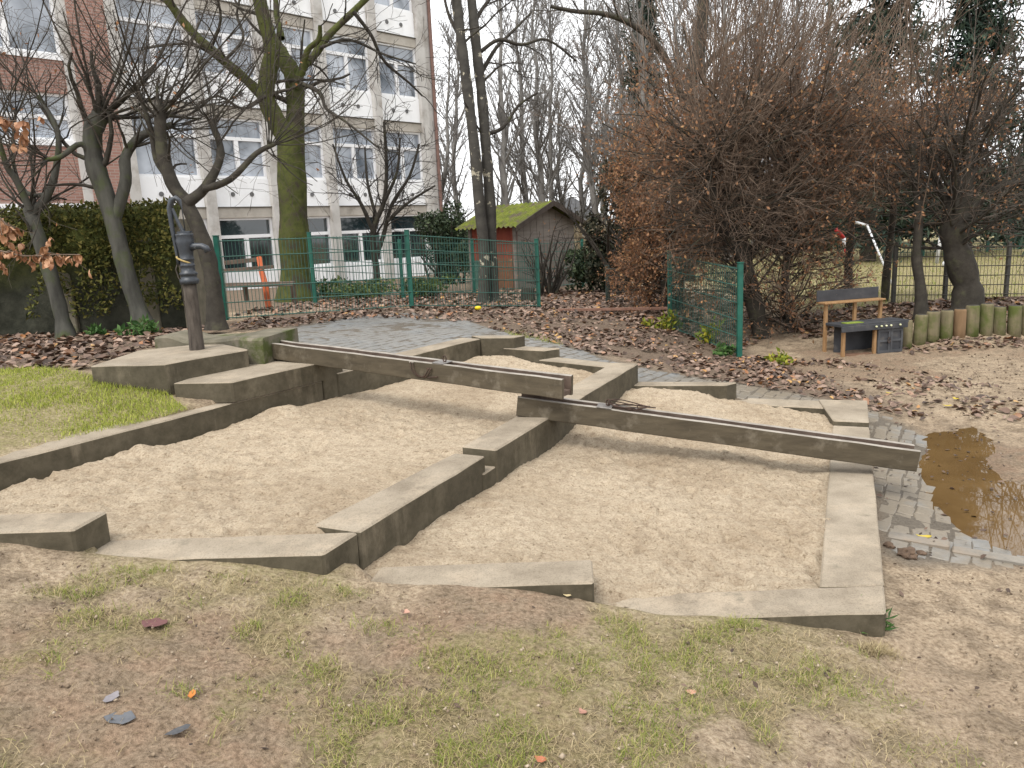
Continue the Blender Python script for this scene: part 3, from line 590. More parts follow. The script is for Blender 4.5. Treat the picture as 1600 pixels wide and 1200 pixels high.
def leafcloud(name, base, smin, smax, m, parent, up=0.0, aspect=.5, droop=0.0, stuff=False):
    N = len(base); s = RNG.uniform(smin, smax, N)[:, None]; d = RNG.normal(size=(N, 3)); d[:, 2] += up - droop; d /= np.linalg.norm(d, axis=1, keepdims=True)
    w = np.cross(d, RNG.normal(size=(N, 3))); w /= np.linalg.norm(w, axis=1, keepdims=True) + 1e-9; n = np.cross(d, w)
    V = np.stack([base, base + d * s * .5 + w * s * aspect * .5 + n * s * .12, base + d * s, base + d * s * .5 - w * s * aspect * .5 + n * s * .12], 1).reshape(-1, 3)
    i = np.arange(N) * 4; Fc = np.concatenate([np.stack([i, i + 1, i + 2], 1), np.stack([i, i + 2, i + 3], 1)])
    o = mesh(name, V, Fc, m, parent)
    if stuff: o['kind'] = 'stuff'
    return o
MOSSM = leafmat('moss_tufts', [(0, (.020, .027, .007)), (.5, (.078, .085, .017)), (1, (.18, .155, .042))], .9, .1)
mossy_wall()

# ------------------------------------------------------------------ fences
GREEN = plain('green_powder_coat', (.008, .070, .050), (.016, .115, .083), scale=6, rough=.45, bs=50, bstr=.1, spec=.4)
GREEND = plain('dark_green_wire', (.022, .085, .068), (.06, .13, .105), scale=6, rough=.5, bstr=0)
BROWNW = plain('grey_brown_wire', (.05, .045, .035), (.09, .08, .065), scale=6, rough=.6, bstr=0)
def fence(name, posts, h, label, mat_post, mat_wire, gap=.05, pr=.036, wr=.0052, hz=6, skip=(), cap=True, group=None, cat='fence', tiltpost=0):
    posts = [np.array(p, float) for p in posts]; root = empty(name, posts[0], label, cat, group)
    for p in posts:
        m = MB(); d = np.array([pr, 0, 0]); e = np.array([0, pr, 0]); m.box(p - d - e - (0, 0, .3), 2 * d, 2 * e, (0, 0, h + .35)); post = m.build('post', mat_post, root, bevel=.006)
        if cap: m = MB(); m.box(p - d * 1.15 - e * 1.15 + (0, 0, h + .05), 2.3 * d, 2.3 * e, (0, 0, .014)); m.build('cap', mat_post, post, bevel=.003)
    for i in range(len(posts) - 1):
        if i in skip: continue
        a, b = posts[i], posts[i + 1]; L = np.linalg.norm((b - a)[:2]); n = int(L / gap); u = b - a; pol = []; off = np.array([-(u[1]), u[0], 0]) / L * .035
        if (np.array([0, 0, 0]) - a) @ off < 0: off = -off
        for k in range(1, n): q = a + u * k / n + off; pol.append(([q + (0, 0, .03), q + (0, 0, h)], [wr * .8, wr * .8]))
        for k in range(hz): zz = .05 + (h - .07) * k / (hz - 1); pol.append(([a + off + (0, 0, zz), b + off + (0, 0, zz)], [wr * 1.5, wr * 1.5]))
        V, Fc = tubes(pol, 4); mesh('mesh_panel', V, Fc, mat_wire, root)
    return root
def gp(px, py, z): return P(px, py, z)
fence('mesh_fence', [gp(353, 502, .44), gp(644, 482, .40), gp(842, 482, .15)], 1.17, 'green mesh fence between the cobbles and the school, nearest to the pump', GREEN, GREEND, group='green mesh fences')
fence('mesh_fence', [D(492, 462, 15.0), D(630, 464, 16.5), D(742, 457, 18.0), D(842, 452, 19.5), D(911, 445, 20.5), D(985, 442, 22)], 1.15, 'green mesh fence running behind the birches in front of the shed', GREEN, GREEND, gap=.1, group='green mesh fences', pr=.035)
fence('mesh_fence', [gp(1155, 557, -.22), gp(1047, 514, -.1)], 1.17, 'short green mesh fence panel standing against the brown hornbeam', GREEN, GREEND, group='green mesh fences', pr=.034)
fence('wire_fence', [D(950, 482, 15.2), D(1047, 486, 14.2)], .80, 'low dark wire fence left of the brown hornbeam', plain('dark_post', (.02, .03, .025), (.04, .055, .045)), BROWNW, gap=.045, group='dark wire fences', cap=False, pr=.04)
fence('wire_fence', [D(1395, 480, 12.6), D(1475, 480, 12.6), D(1570, 478, 12.7), D(1690, 478, 12.8)], 1.0, 'grey wire fence behind the log edging and the playing field', plain('grey_post', (.05, .05, .045), (.09, .085, .075)), BROWNW, gap=.06, group='dark wire fences', cap=False, pr=.03, hz=7)
edge = empty('edging_board', D(870, 486, 13.6), 'thin reddish edging board lying across the leaves below the low wire fence', 'board')
a, b = D(872, 487, 13.4), D(1046, 484, 13.2); m = MB(); m.box(a, b - a, (0, .03, 0), (0, 0, .05)); m.build('plank', plain('reddish_board', (.16, .085, .06), (.26, .15, .11), scale=9), edge, bevel=.005)

# ------------------------------------------------------------------ school building
WHITE = plain('white_spandrel', (.80, .81, .82), (.85, .86, .87), scale=1.2, rough=.5, bs=20, bstr=.05, c3=(.60, .60, .58), c3scale=.9, c3lo=.5, c3hi=.9)
WFRAME = plain('white_window_frame', (.76, .77, .78), (.80, .80, .81), scale=2, rough=.45, bstr=0)
BAND = plain('beige_concrete_band', (.36, .33, .285), (.47, .44, .39), scale=2.5, rough=.85, bs=25, bstr=.2, c3=(.16, .145, .12), c3scale=1.6, c3lo=.55, c3hi=.8)
PILAST = plain('grey_concrete_pilaster', (.42, .405, .38), (.54, .525, .50), scale=2, rough=.85, bs=25, bstr=.2, c3=(.22, .19, .16), c3scale=1.2, c3lo=.5, c3hi=.75)
def brickmat():
    m, nt, b = newmat('red_brick'); tc = nt.nodes.new('ShaderNodeTexCoord'); br = nt.nodes.new('ShaderNodeTexBrick'); mp = nt.nodes.new('ShaderNodeMapping')
    mp.inputs['Rotation'].default_value = (PI / 2, 0, 0); nt.links.new(tc.outputs['UV'], br.inputs['Vector'])
    br.inputs['Scale'].default_value = 1; br.inputs['Brick Width'].default_value = .25; br.inputs['Row Height'].default_value = .083; br.inputs['Mortar Size'].default_value = .010
    br.inputs['Color1'].default_value = (.27, .145, .115, 1); br.inputs['Color2'].default_value = (.33, .19, .15, 1); br.inputs['Mortar'].default_value = (.32, .26, .23, 1)
    nt.links.new(br.outputs['Color'], b.inputs['Base Color']); b.inputs['Roughness'].default_value = .85; return m
BRICK = brickmat()
def glassmat(name, c1, c2, rough=.04):
    m, nt, b = newmat(name); f = noise(nt, .9, 3, .5); nt.links.new(ramp(nt, f, [(.35, c1), (.65, c2)]), b.inputs['Base Color']); b.inputs['Roughness'].default_value = rough; b.inputs['Specular IOR Level'].default_value = .9; b.inputs['IOR'].default_value = 1.6; return m
GLASS = glassmat('reflection_mottled_glass', (.09, .11, .135), (.42, .46, .52)); GLASSD = glassmat('dark_window_glass', (.012, .022, .026), (.03, .042, .045))  # upper panes: sky and tree reflections mottled into the base colour
VENT = plain('grey_vent', (.10, .10, .10), (.16, .16, .16), bstr=0)
K = D(672, 330, 32.3); K[2] = 0; KL = D(333, 352, 25.4); KL[2] = 0
eu = (KL - K); eu[2] = 0; BAYW = np.linalg.norm(eu) / 4; eu /= np.linalg.norm(eu); en = np.array([-eu[1], eu[0], 0.0])
if en[1] > 0: en = -en
school = empty('school_building', K + eu * 6 + (0, 0, -.3), 'long white panelled school block with concrete pilasters and red brick stair bay', 'building')
def fb(mb, u0, u1, n0, n1, z0, z1): return mb.box(K + eu * u0 + en * n0 + (0, 0, z0), eu * (u1 - u0), en * (n1 - n0), (0, 0, z1 - z0))
Z1 = D(668, 320, 32.3)[2]; ST = (D(664, 60, 32.3)[2] - Z1) / 2
m = MB(); fb(m, -.3, 26, -9, -.32, -1, Z1 + ST * 3.2); m.build('core', plain('dark_room_core', (.05, .05, .05), (.08, .08, .08), bstr=0), school)
m = MB(); fb(m, -.6, 26.3, -9.3, .3, Z1 + ST * 3.2, Z1 + ST * 3.2 + .3); m.build('roof', plain('roof_felt', (.05, .05, .05), (.08, .08, .08)), school)
def window(u0, u1, z0, z1, glass, zt=None, mull=2):
    fw = .075; zt = zt if zt is not None else z0 + (z1 - z0) * .66
    m = MB(); 
    fb(m, u0, u0 + fw, -.20, -.10, z0, z1); fb(m, u1 - fw, u1, -.20, -.10, z0, z1); fb(m, u0 + fw, u1 - fw, -.20, -.10, z0, z0 + fw); fb(m, u0 + fw, u1 - fw, -.20, -.10, z1 - fw, z1); fb(m, u0 + fw, u1 - fw, -.20, -.09, zt - .06, zt + .05)
    um = [u0 + (u1 - u0) * k / mull for k in range(1, mull)]
    for q in um: fb(m, q - .075, q + .075, -.20, -.095, z0 + fw, zt - .06)
    w = m.build('window', WFRAME, school)
    ed = [u0 + fw] + [v for q in um for v in (q - .075, q + .075)] + [u1 - fw]
    for k in range(0, len(ed), 2): m = MB(); fb(m, ed[k] - .01, ed[k + 1] + .01, -.19, -.17, z0 + fw - .01, zt - .05); m.build('pane', glass, w)
    m = MB(); fb(m, u0 + fw - .01, u1 - fw + .01, -.19, -.17, zt + .04, z1 - fw + .01); m.build('pane', GLASSD if glass is GLASSD else GLASS, w)
    return w
NB = 5
for fl in range(-1, 3):
    zb = Z1 + ST * fl                                            # underside line of the spandrel
    m = MB()
    for bay in range(NB):
        u0 = bay * BAYW + .17; u1 = (bay + 1) * BAYW - .17
        if fl >= 0:
            m = MB(); fb(m, u0, u1, -.30, -.06, zb, zb + .92); sp = m.build('spandrel', WHITE, school)
            for q in (.33, .67):
                cu = u0 + (u1 - u0) * q; c = K + eu * cu + en * -.055 + (0, 0, zb + .40); V, Fc = lathe([(.075, 0), (.075, .02)], c, en, eu, np.array([0, 0, 1.]), 12); mesh('vent', V, Fc, VENT, sp)
            m = MB(); fb(m, u0, u1, -.30, -.02, zb - .36, zb - .035); m.build('lintel_band', BAND, school)
            m = MB(); fb(m, u0, u1, -.30, .03, zb - .03, zb - .002); m.build('drip_ledge', plain('ledge', (.09, .085, .075), (.14, .13, .11)) if fl == 0 and bay == 0 else bpy.data.materials['ledge'], school)
        if fl < 2:
            zt_ = Z1 + ST * (fl + 1) - .36; zs = Z1 + ST * fl + .92 if fl >= 0 else Z1 - ST + 1.05
            window(u0, u1, zs, zt_, GLASSD if fl == -1 else GLASS)
        if fl == 2: window(u0, u1, zb + .92, zb + ST - .36, GLASS)
    if fl == -1:
        for bay in range(NB): m = MB(); fb(m, bay * BAYW + .17, (bay + 1) * BAYW - .17, -.30, -.05, -1, Z1 - ST + 1.05); m.build('plinth_panel', WHITE, school)
for b_ in range(NB + 1):
    m = MB(); u = b_ * BAYW; fb(m, u - .17, u + .17, -.3, .12, -1, Z1 + ST * 3.2); m.build('pilaster', PILAST, school)
m = MB(); fb(m, -.62, -.17, -.3, .02, -1, Z1 + ST * 3.2); m.build('corner_pier', PILAST, school)
m = MB(); c = K + eu * -.55 + en * .09; m.tube([c + (0, 0, -1), c + (0, 0, Z1 + ST * 3.2)], [.07, .07], 8); m.build('downpipe', plain('brown_downpipe', (.14, .085, .07), (.20, .12, .10)), school)
# brick stair bay on the left
def brickbox(u0, u1, n1, z0, z1, name='brick_panel'):
    V = np.array([K + eu * u + en * n + (0, 0, z) for (u, n, z) in [(u1, n1, z0), (u0, n1, z0), (u0, n1, z1), (u1, n1, z1), (u1, -.3, z0), (u0, -.3, z0), (u0, -.3, z1), (u1, -.3, z1)]])
    Fc = [(0, 1, 2, 3), (1, 5, 6, 2), (4, 0, 3, 7), (3, 2, 6, 7), (1, 0, 4, 5)]; o = mesh(name, V, Fc, BRICK, school)
    uv = o.data.uv_layers.new(name='UV'); uvs = {0: (u1, z0), 1: (u0, z0), 2: (u0, z1), 3: (u1, z1), 4: (u1 + .3, z0), 5: (u0 - .3, z0), 6: (u0 - .3, z1), 7: (u1 + .3, z1)}
    for lp in o.data.loops: uv.data[lp.index].uv = uvs[lp.vertex_index]
    return o
UB = NB * BAYW + .17
def fz(px, py, u):                                                # height on the facade seen at a photo pixel
    d = ray(px, py); n_ = en; t = ((K - C_) @ n_) / (d @ n_); return (C_ + d * t)[2]
ze = [fz(60, 90, 0), fz(60, 143, 0), fz(60, 218, 0), fz(60, 225, 0), fz(60, 318, 0), fz(60, 331, 0)]
ub0, ub1 = UB + 1.25, UB + 9
brickbox(UB, UB + 1.0, .10, -1, Z1 + ST * 3.2, 'brick_pier')
m = MB(); fb(m, UB + 1.0, ub0, -.3, .06, -1, Z1 + ST * 3.2); m.build('pilaster', PILAST, school)
brickbox(ub0, ub1, .0, ze[1], ze[0]); brickbox(ub0, ub1, .0, ze[4], ze[3])
m = MB(); fb(m, ub0, ub1, -.3, .03, ze[5], ze[4]); m.build('lintel_band', WHITE, school)
m = MB(); fb(m, ub0, ub1, -.3, .0, -1, ze[5]); m.build('plinth_panel', PILAST, school)
m = MB(); fb(m, ub0, ub1, -.3, .05, ze[3] - .03, ze[2]); 
m.build('window_sill', WFRAME, school); m = MB(); fb(m, ub0, ub1, -.3, .05, ze[0] - .02, ze[0] + .12); m.build('window_sill', WFRAME, school)
for k in range(3):
    ww = (ub1 - ub0) / 3
    window(ub0 + ww * k, ub0 + ww * (k + 1), ze[2], ze[1], GLASS, zt=ze[2] + (ze[1] - ze[2]) * .5); window(ub0 + ww * k, ub0 + ww * (k + 1), ze[0] + .12, ze[0] + 2.6, GLASS)
brickbox(ub0, ub1, .0, ze[0] + 2.6, Z1 + ST * 3.2)
print('school', K, BAYW, Z1, ST, ze)

# ------------------------------------------------------------------ garden shed
RUSTRED = plain('red_painted_boards', (.16, .035, .022), (.24, .06, .035), scale=3, rough=.8, bs=30, bstr=.3, stretch=(4, 4, .5))
GREYB = plain('grey_board_gable', (.14, .12, .105), (.22, .19, .165), scale=3, rough=.85, bs=30, bstr=.4, stretch=(.6, .6, 6))
MOSSR = plain('moss_covered_roof', (.065, .082, .012), (.15, .17, .022), scale=4, rough=.95, bs=18, bstr=.9, bd=.04, c3=(.085, .07, .045), c3scale=3, c3lo=.48, c3hi=.62)
DARKW = plain('dark_timber', (.03, .022, .017), (.065, .05, .04), scale=6, rough=.8)
sb = D(738, 458, 21); shed = empty('garden_shed', (sb[0], sb[1], 0), 'small red garden shed with bright mossy roof behind the birches', 'shed')
ex_ = D(812, 455, 19.6) - D(738, 458, 21); ex_[2] = 0; Ls = np.linalg.norm(ex_); ex_ /= Ls                  # along the eaves (front)
ey_ = np.array([-ex_[1], ex_[0], 0]); o_ = np.array([sb[0], sb[1], .0]); Ws = 2.1; zE = D(738, 352, 21)[2]; zR = D(838, 318, 20.6)[2]
def sp3(a, b, z): return o_ + ex_ * a + ey_ * b + (0, 0, z)
mesh('front_wall', [sp3(0, 0, -.4), sp3(Ls, 0, -.4), sp3(Ls, 0, zE), sp3(0, 0, zE)], [(0, 1, 2, 3)], RUSTRED, shed)
n_b = 9
for k in range(n_b):
    b0, b1 = Ws * k / n_b, Ws * (k + 1) / n_b - .012; rz = lambda b: zE + (zR - zE) * (1 - abs(b - Ws / 2) / (Ws / 2)) - .03
    mid = [sp3(Ls, Ws / 2, zR - .03)] if b0 < Ws / 2 < b1 else []
    q = [sp3(Ls, b0, -.4), sp3(Ls, b1, -.4), sp3(Ls, b1, rz(b1))] + mid + [sp3(Ls, b0, rz(b0))]; n = len(q); q2 = [v - ex_ * .03 for v in q]
    mesh('board', q + q2, [tuple(range(n)), tuple(range(2 * n - 1, n - 1, -1))] + [(i, i + n, (i + 1) % n + n, (i + 1) % n) for i in range(n)], GREYB, shed)
mesh('back_wall', [sp3(0, Ws, -.4), sp3(Ls - .04, Ws, -.4), sp3(Ls - .04, Ws, zE), sp3(0, Ws, zE)], [(3, 2, 1, 0)], GREYB, shed)
for a in (.02, Ls - .12): m = MB(); m.box(sp3(a, -.05, -.4), ex_ * .1, ey_ * .05, (0, 0, zE + .38)); m.build('corner_post', GREYB, shed)
m = MB(); m.box(sp3(.15, -.03, -.35), ex_ * .75, ey_ * .03, (0, 0, 1.15)); m.build('door', plain('green_panel', (.05, .11, .085), (.08, .15, .12)), shed)
m = MB(); m.box(sp3(1.0, -.03, -.35), ex_ * (Ls - 1.2), ey_ * .03, (0, 0, 1.2)); m.build('lower_panel', plain('orange_brown_panel', (.15, .06, .03), (.20, .085, .045)), shed)
for sgn in (0, 1):                                                    # corrugated roof, front and back slope
    na, nbk = 70, 6; V = []
    for i in range(na + 1):
        a = -.3 + (Ls + .6) * i / na
        for j in range(nbk + 1):
            t = j / nbk; b = (-.28 + (Ws / 2 + .28) * t) if sgn == 0 else (Ws + .28 - (Ws / 2 + .28) * t)
            z = zE + (zR - zE) * ((Ws / 2 - abs(b - Ws / 2)) / (Ws / 2)) + .025 * math.sin(i * 2 * PI / 5) + .03; V.append(sp3(a, b, z))
    Fc = [(i * (nbk + 1) + j, (i + 1) * (nbk + 1) + j, (i + 1) * (nbk + 1) + j + 1, i * (nbk + 1) + j + 1) for i in range(na) for j in range(nbk)]
    o = mesh('roof_sheet', V, Fc, MOSSR, shed, True)
m = MB(); m.box(sp3(Ls + .27, -.28, zE - .22), ex_ * .03, ey_ * (Ws / 2 + .28) + (0, 0, (zR - zE) * 1.27), (0, 0, .14)); m.build('barge_board', DARKW, shed)
m = MB(); m.box(sp3(Ls + .27, Ws + .28, zE - .22), ex_ * .03, -ey_ * (Ws / 2 + .27) + (0, 0, (zR - zE) * 1.27), (0, 0, .14)); m.build('barge_board', DARKW, shed)

# ------------------------------------------------------------------ trees
BARK_DK = plain('dark_damp_bark', (.022, .019, .015), (.055, .048, .038), scale=9, rough=.9, bs=30, bstr=.6, bd=.01, c3=(.075, .075, .04), c3scale=5, c3lo=.55, c3hi=.75)
BARK_GREY = plain('grey_hornbeam_bark', (.030, .029, .024), (.085, .083, .070), scale=9, rough=.85, bs=20, bstr=.4, bd=.008, stretch=(1, 1, .3), c3=(.055, .07, .02), c3scale=3, c3lo=.5, c3hi=.65)
BARK_MOSS = plain('mossy_bark', (.032, .038, .011), (.090, .100, .024), scale=7, rough=.95, bs=25, bstr=.7, bd=.015, c3=(.045, .037, .026), c3scale=3.5, c3lo=.5, c3hi=.62)
BARK_BIRCH = plain('birch_bark', (.035, .032, .028), (.07, .065, .055), scale=5, rough=.85, bs=25, bstr=.6, bd=.015, stretch=(1, 1, 1.6), c3=(.36, .33, .25), c3scale=6.5, c3lo=.585, c3hi=.62)
TWIG_DK = plain('dark_twigs', (.020, .016, .013), (.048, .040, .033), scale=4, rough=.85, bstr=0)
TWIG_BR = plain('brown_twigs', (.085, .060, .044), (.21, .155, .115), scale=4, rough=.85, bstr=0)
TWIG_GY = plain('grey_brown_twigs', (.045, .036, .029), (.105, .088, .072), scale=4, rough=.85, bstr=0)
TWIG_FAR = plain('far_hazed_twigs', (.13, .12, .11), (.23, .215, .20), scale=3, rough=.9, bstr=0)  # paled twigs, distance haze put into the colour
BARK_FAR = plain('far_hazed_grey_bark', (.15, .142, .132), (.23, .22, .205), scale=3, rough=.9, bstr=0)  # grey bark lightened further, its colour stands in for distance haze
LEAF_BR = leafmat('withered_hornbeam_leaves', [(0, (.14, .068, .038)), (.4, (.25, .128, .07)), (.8, (.36, .195, .105)), (1, (.48, .28, .13))], .7, .4)
LEAF_OR = leafmat('dry_beech_leaves', [(0, (.24, .10, .04)), (.6, (.36, .17, .075)), (1, (.44, .24, .13))], .6, .3)
LEAF_YL = leafmat('yellow_leaf', [(0, (.40, .24, .02)), (1, (.55, .36, .05))], .6, .3)
def unit(v): n = math.sqrt(v[0] * v[0] + v[1] * v[1] + v[2] * v[2]) + 1e-9; return (v[0] / n, v[1] / n, v[2] / n)
G = random.gauss; U = random.uniform
def limb(p, d, L, r0, r1, n, wob, trop):
    pts = [tuple(p)]; d = unit(d); s = L / n
    for i in range(n):
        d = unit((d[0] + G(0, wob), d[1] + G(0, wob), d[2] + G(0, wob) + trop)); q = pts[-1]; pts.append((q[0] + d[0] * s, q[1] + d[1] * s, q[2] + d[2] * s))
    return pts, [r0 + (r1 - r0) * i / n for i in range(n + 1)]
def spawn(parents, cnt, f0, f1, lmin, lmax, amin, amax, rk, n, wob, trop, out, rmin=.0016, taper=.35, up=0.0, lenfall=.5):
    new = []
    for (pts, rad) in parents:
        m = len(pts) - 1; L = sum(math.dist(pts[i], pts[i + 1]) for i in range(m)); c = cnt * L if cnt > 0 else -cnt; c = int(c) + (random.random() < c - int(c))
        for _ in range(c):
            f = U(f0, f1); x = f * m; i = min(int(x), m - 1); t = x - i; a, b = pts[i], pts[i + 1]
            p = tuple(a[k] + (b[k] - a[k]) * t for k in range(3)); tg = unit(tuple(b[k] - a[k] for k in range(3)))
            w = unit((G(0, 1), G(0, 1), G(0, 1) + up)); dt = w[0] * tg[0] + w[1] * tg[1] + w[2] * tg[2]; w = unit(tuple(w[k] - dt * tg[k] for k in range(3)))
            an = U(amin, amax); d = tuple(tg[k] * math.cos(an) + w[k] * math.sin(an) for k in range(3))
            r = max(rmin, (rad[i] + (rad[i + 1] - rad[i]) * t) * rk * U(.7, 1.1)); l = U(lmin, lmax) * (1 - lenfall * f)
            q = limb(p, d, l, r, max(rmin * .7, r * taper), n, wob, trop); new.append(q)
    out += new; return new
def pxline(pix, Y, r_px, dy=0.0, jit=0.0):                           # a limb through photo pixels at distance Y
    n = len(pix); pts = []; rad = []
    for i, (x, y) in enumerate(pix):
        yy = Y + dy * i / max(1, n - 1); pts.append(tuple(D(x, y, yy))); rp = r_px[0] + (r_px[1] - r_px[0]) * i / max(1, n - 1); rad.append(rp / FPX * yy)
    return smooth_line(pts, rad)
def smooth_line(pts, rad, k=4):
    Q = [np.array(p) for p in pts]; o = []; r = []
    for i in range(len(Q) - 1):
        p0 = Q[max(i - 1, 0)]; p1 = Q[i]; p2 = Q[i + 1]; p3 = Q[min(i + 2, len(Q) - 1)]
        for j in range(k):
            t = j / k; o.append(tuple(.5 * ((2 * p1) + (-p0 + p2) * t + (2 * p0 - 5 * p1 + 4 * p2 - p3) * t * t + (-p0 + 3 * p1 - 3 * p2 + p3) * t ** 3))); r.append(rad[i] + (rad[i + 1] - rad[i]) * t)
    o.append(tuple(Q[-1])); r.append(rad[-1]); return o, r
def flare(tr, z=.25, k=.5):                                           # root flare on the lowest part of a trunk
    p, r = tr; z0 = p[0][2]; return p, [q * (1 + k * max(0, 1 - (a[2] - z0) / z) ** 2) for a, q in zip(p, r)]
def put(name, polys, sides, m, parent):
    if polys:
        V, Fc = tubes(polys, sides); o = mesh(name, V, Fc, m, parent, sides > 4)
        if name != 'trunk': o['kind'] = 'stuff'
        return o
def leaves_on(name, polys, prob, smin, smax, m, parent, droop=.6, aspect=.55, box=None):
    base = []
    for pts, rad in polys:
        for p in pts[1:]:
            pr = prob if box is None else prob * box(p)
            while pr > 0:
                if random.random() < pr: base.append((p[0] + G(0, .03), p[1] + G(0, .03), p[2] + G(0, .03)))
                pr -= 1
    if base: return leafcloud(name, np.array(base), smin, smax, m, parent, droop=droop, aspect=aspect, stuff=True)
def lumpy(polys, amt):
    out = []
    for p, r in polys: out.append((p, [q * (1 + G(0, amt)) for q in r]))
    return out

# pollarded hornbeams on the left in front of the mossy wall
def hornbeam_left(label, trunks, Y, shoots, seed, side_twigs=2.2, bark=BARK_GREY):
    random.seed(seed); base = trunks[0][0][0]; r = empty('hornbeam_tree', D(base[0], base[1], Y), label, 'tree', 'hornbeams along the mossy wall')
    tr = [pxline(p, Y + k * .04, rp, dy) for k, (p, rp, dy) in enumerate(trunks)]; tr[0] = flare(tr[0])
    put('trunk', lumpy(tr, .05), 9, bark, r); br = []; tw = []
    b1 = spawn(tr[1:] + tr[:1], 2.6, .45, 1, .5, 1.4, .5, 1.4, .36, 6, .2, .02, br, .007, .4, up=.3)
    knobs = [(p[-3:], q[-3:]) for p, q in tr]
    b1 += spawn(knobs, -int(shoots * .62), 0, 1, .9, 2.3, .2, 1.25, .22, 7, .07, .06, br, .007, .3, up=.5)
    t1 = spawn(b1, 5, .1, 1, .35, 1.1, .4, 1.3, .36, 5, .16, .01, tw, .0025, .5)
    t2 = spawn(t1, 4, .15, 1, .15, .5, .4, 1.2, .6, 4, .16, .0, tw, .0019, .6)
    put('branch', br, 5, BARK_DK, r); put('twig', tw, 3, TWIG_GY, r); leaves_on('leaf', t2, .012, .04, .075, LEAF_OR, r)
    return r
hornbeam_left('leftmost slim hornbeam leaning in front of the mossy wall', [([(104, 528), (88, 460), (68, 395), (52, 345), (45, 325)], (11, 9), .1), ([(47, 328), (28, 285), (12, 262), (0, 225), (-10, 180)], (6, 3), -.2), ([(50, 335), (74, 305), (88, 262), (90, 205), (60, 150)], (7, 3), .2), ([(74, 305), (40, 300), (20, 250), (25, 170)], (4, 2), .3)], 8.45, 16, 3)
hornbeam_left('thick pollarded hornbeam in the middle of the mossy wall', [([(224, 508), (200, 435), (183, 370), (165, 305), (148, 255), (145, 205), (158, 180)], (12, 14), .1), ([(178, 345), (196, 285), (196, 245), (222, 212), (270, 195)], (10, 5), .2), ([(150, 260), (128, 225), (95, 245), (70, 250)], (5, 3), -.3)], 8.55, 22, 4)
hornbeam_left('dark spreading hornbeam rising directly behind the hand pump', [([(338, 515), (332, 440), (318, 380), (292, 320), (268, 285), (252, 225), (250, 165)], (14, 8), .15), ([(290, 318), (322, 292), (345, 240), (330, 190)], (9, 4), .3), ([(318, 296), (360, 280), (400, 240), (430, 225)], (6, 3), .2), ([(262, 275), (245, 250), (235, 200), (215, 140)], (6, 3), .1)], 8.3, 22, 5, bark=BARK_DK)

# big mossy tree in front of the school
random.seed(21)
Yb = 17.0; bt = empty('mossy_tree', D(462, 452, Yb), 'big bare tree with thick green mossy trunk in front of the school windows', 'tree')
trk = [flare(pxline([(463, 470), (461, 400), (458, 320), (455, 250), (455, 205)], Yb, (24, 20)), .8, .35), pxline([(452, 225), (430, 185), (415, 150), (420, 112), (424, 75), (408, 12), (396, -60)], Yb, (15, 9), -.5), pxline([(458, 225), (462, 170), (458, 120), (442, 90), (424, 60)], Yb + .1, (16, 10), .4),
       pxline([(415, 155), (385, 125), (350, 95), (300, 50), (262, 0), (230, -50)], Yb, (8, 5.5), -1.0), pxline([(460, 140), (474, 105), (490, 88), (514, 55), (552, 18), (590, -20)], Yb + .1, (7, 4), .8), pxline([(472, 117), (480, 80), (498, 62), (500, 40)], Yb, (5, 3), -.4), pxline([(440, 60), (432, 20), (430, -40)], Yb, (5, 3), .5)]
put('trunk', lumpy(trk, .05), 12, BARK_MOSS, bt); br = []; tw = []
sec = [pxline([(552, 18), (580, 55), (600, 95), (640, 130), (660, 150)], Yb + .5, (3, 1.2), 1), pxline([(470, 130), (500, 145), (510, 170), (540, 190), (590, 230)], Yb, (3.5, 1.2), -1), pxline([(415, 150), (380, 170), (340, 150), (300, 170)], Yb - .4, (3, 1.2), -1), pxline([(350, 95), (300, 70), (250, 72), (215, 80)], Yb - .6, (2.5, 1), -.6), pxline([(500, 75), (545, 62), (600, 85), (650, 100)], Yb + .4, (2.8, 1), .8), pxline([(330, 75), (345, 30), (335, -20)], Yb - .7, (2.5, 1.5), -.5), pxline([(350, 95), (380, 60), (370, 20), (385, -30)], Yb - .7, (2.5, 1.5), .3)]
br += sec
b1 = spawn(trk[1:] + sec, 1.5, .25, 1, .9, 2.6, .5, 1.2, .30, 8, .14, -.01, br, .012, .35)
t1 = spawn(b1 + sec, 3.2, .1, 1, .5, 1.6, .4, 1.1, .35, 6, .14, -.015, tw, .006, .5); t2 = spawn(t1, 2.4, .15, 1, .3, .9, .4, 1.1, .6, 4, .14, -.01, tw, .0045, .6)
put('branch', br, 6, BARK_DK, bt); put('twig', tw, 3, TWIG_DK, bt)

# small vase-shaped tree by the school corner
random.seed(31); Yv = 18.5; vt = empty('young_tree', D(590, 462, Yv), 'small dark multi-stemmed tree behind the mesh fence, right of the mossy tree', 'tree')
st = [pxline([(590, 465), (588, 420), (583, 385), (586, 350), (600, 315), (604, 260), (600, 190)], Yv, (6, 2)), pxline([(588, 400), (600, 365), (612, 320), (640, 275), (655, 225)], Yv, (4, 1.5), .4), pxline([(586, 370), (565, 320), (540, 280), (520, 225)], Yv, (3.5, 1.3), -.4), pxline([(598, 320), (620, 270), (625, 215)], Yv, (3, 1.2), -.3), pxline([(606, 345), (640, 315), (680, 290)], Yv, (3, 1.2), .3), pxline([(590, 345), (575, 290), (570, 230)], Yv, (3, 1.2), .5)]
put('trunk', st, 8, BARK_DK, vt); br = []; tw = []; b1 = spawn(st, 5, .3, 1, .5, 1.4, .4, 1.1, .4, 6, .14, .02, br, .008, .4); t1 = spawn(b1, 5.5, .1, 1, .3, .9, .4, 1.1, .5, 5, .14, .0, tw, .006, .6); spawn(t1, 3, .2, 1, .2, .5, .4, 1.1, .7, 3, .14, 0, tw, .005, .6)
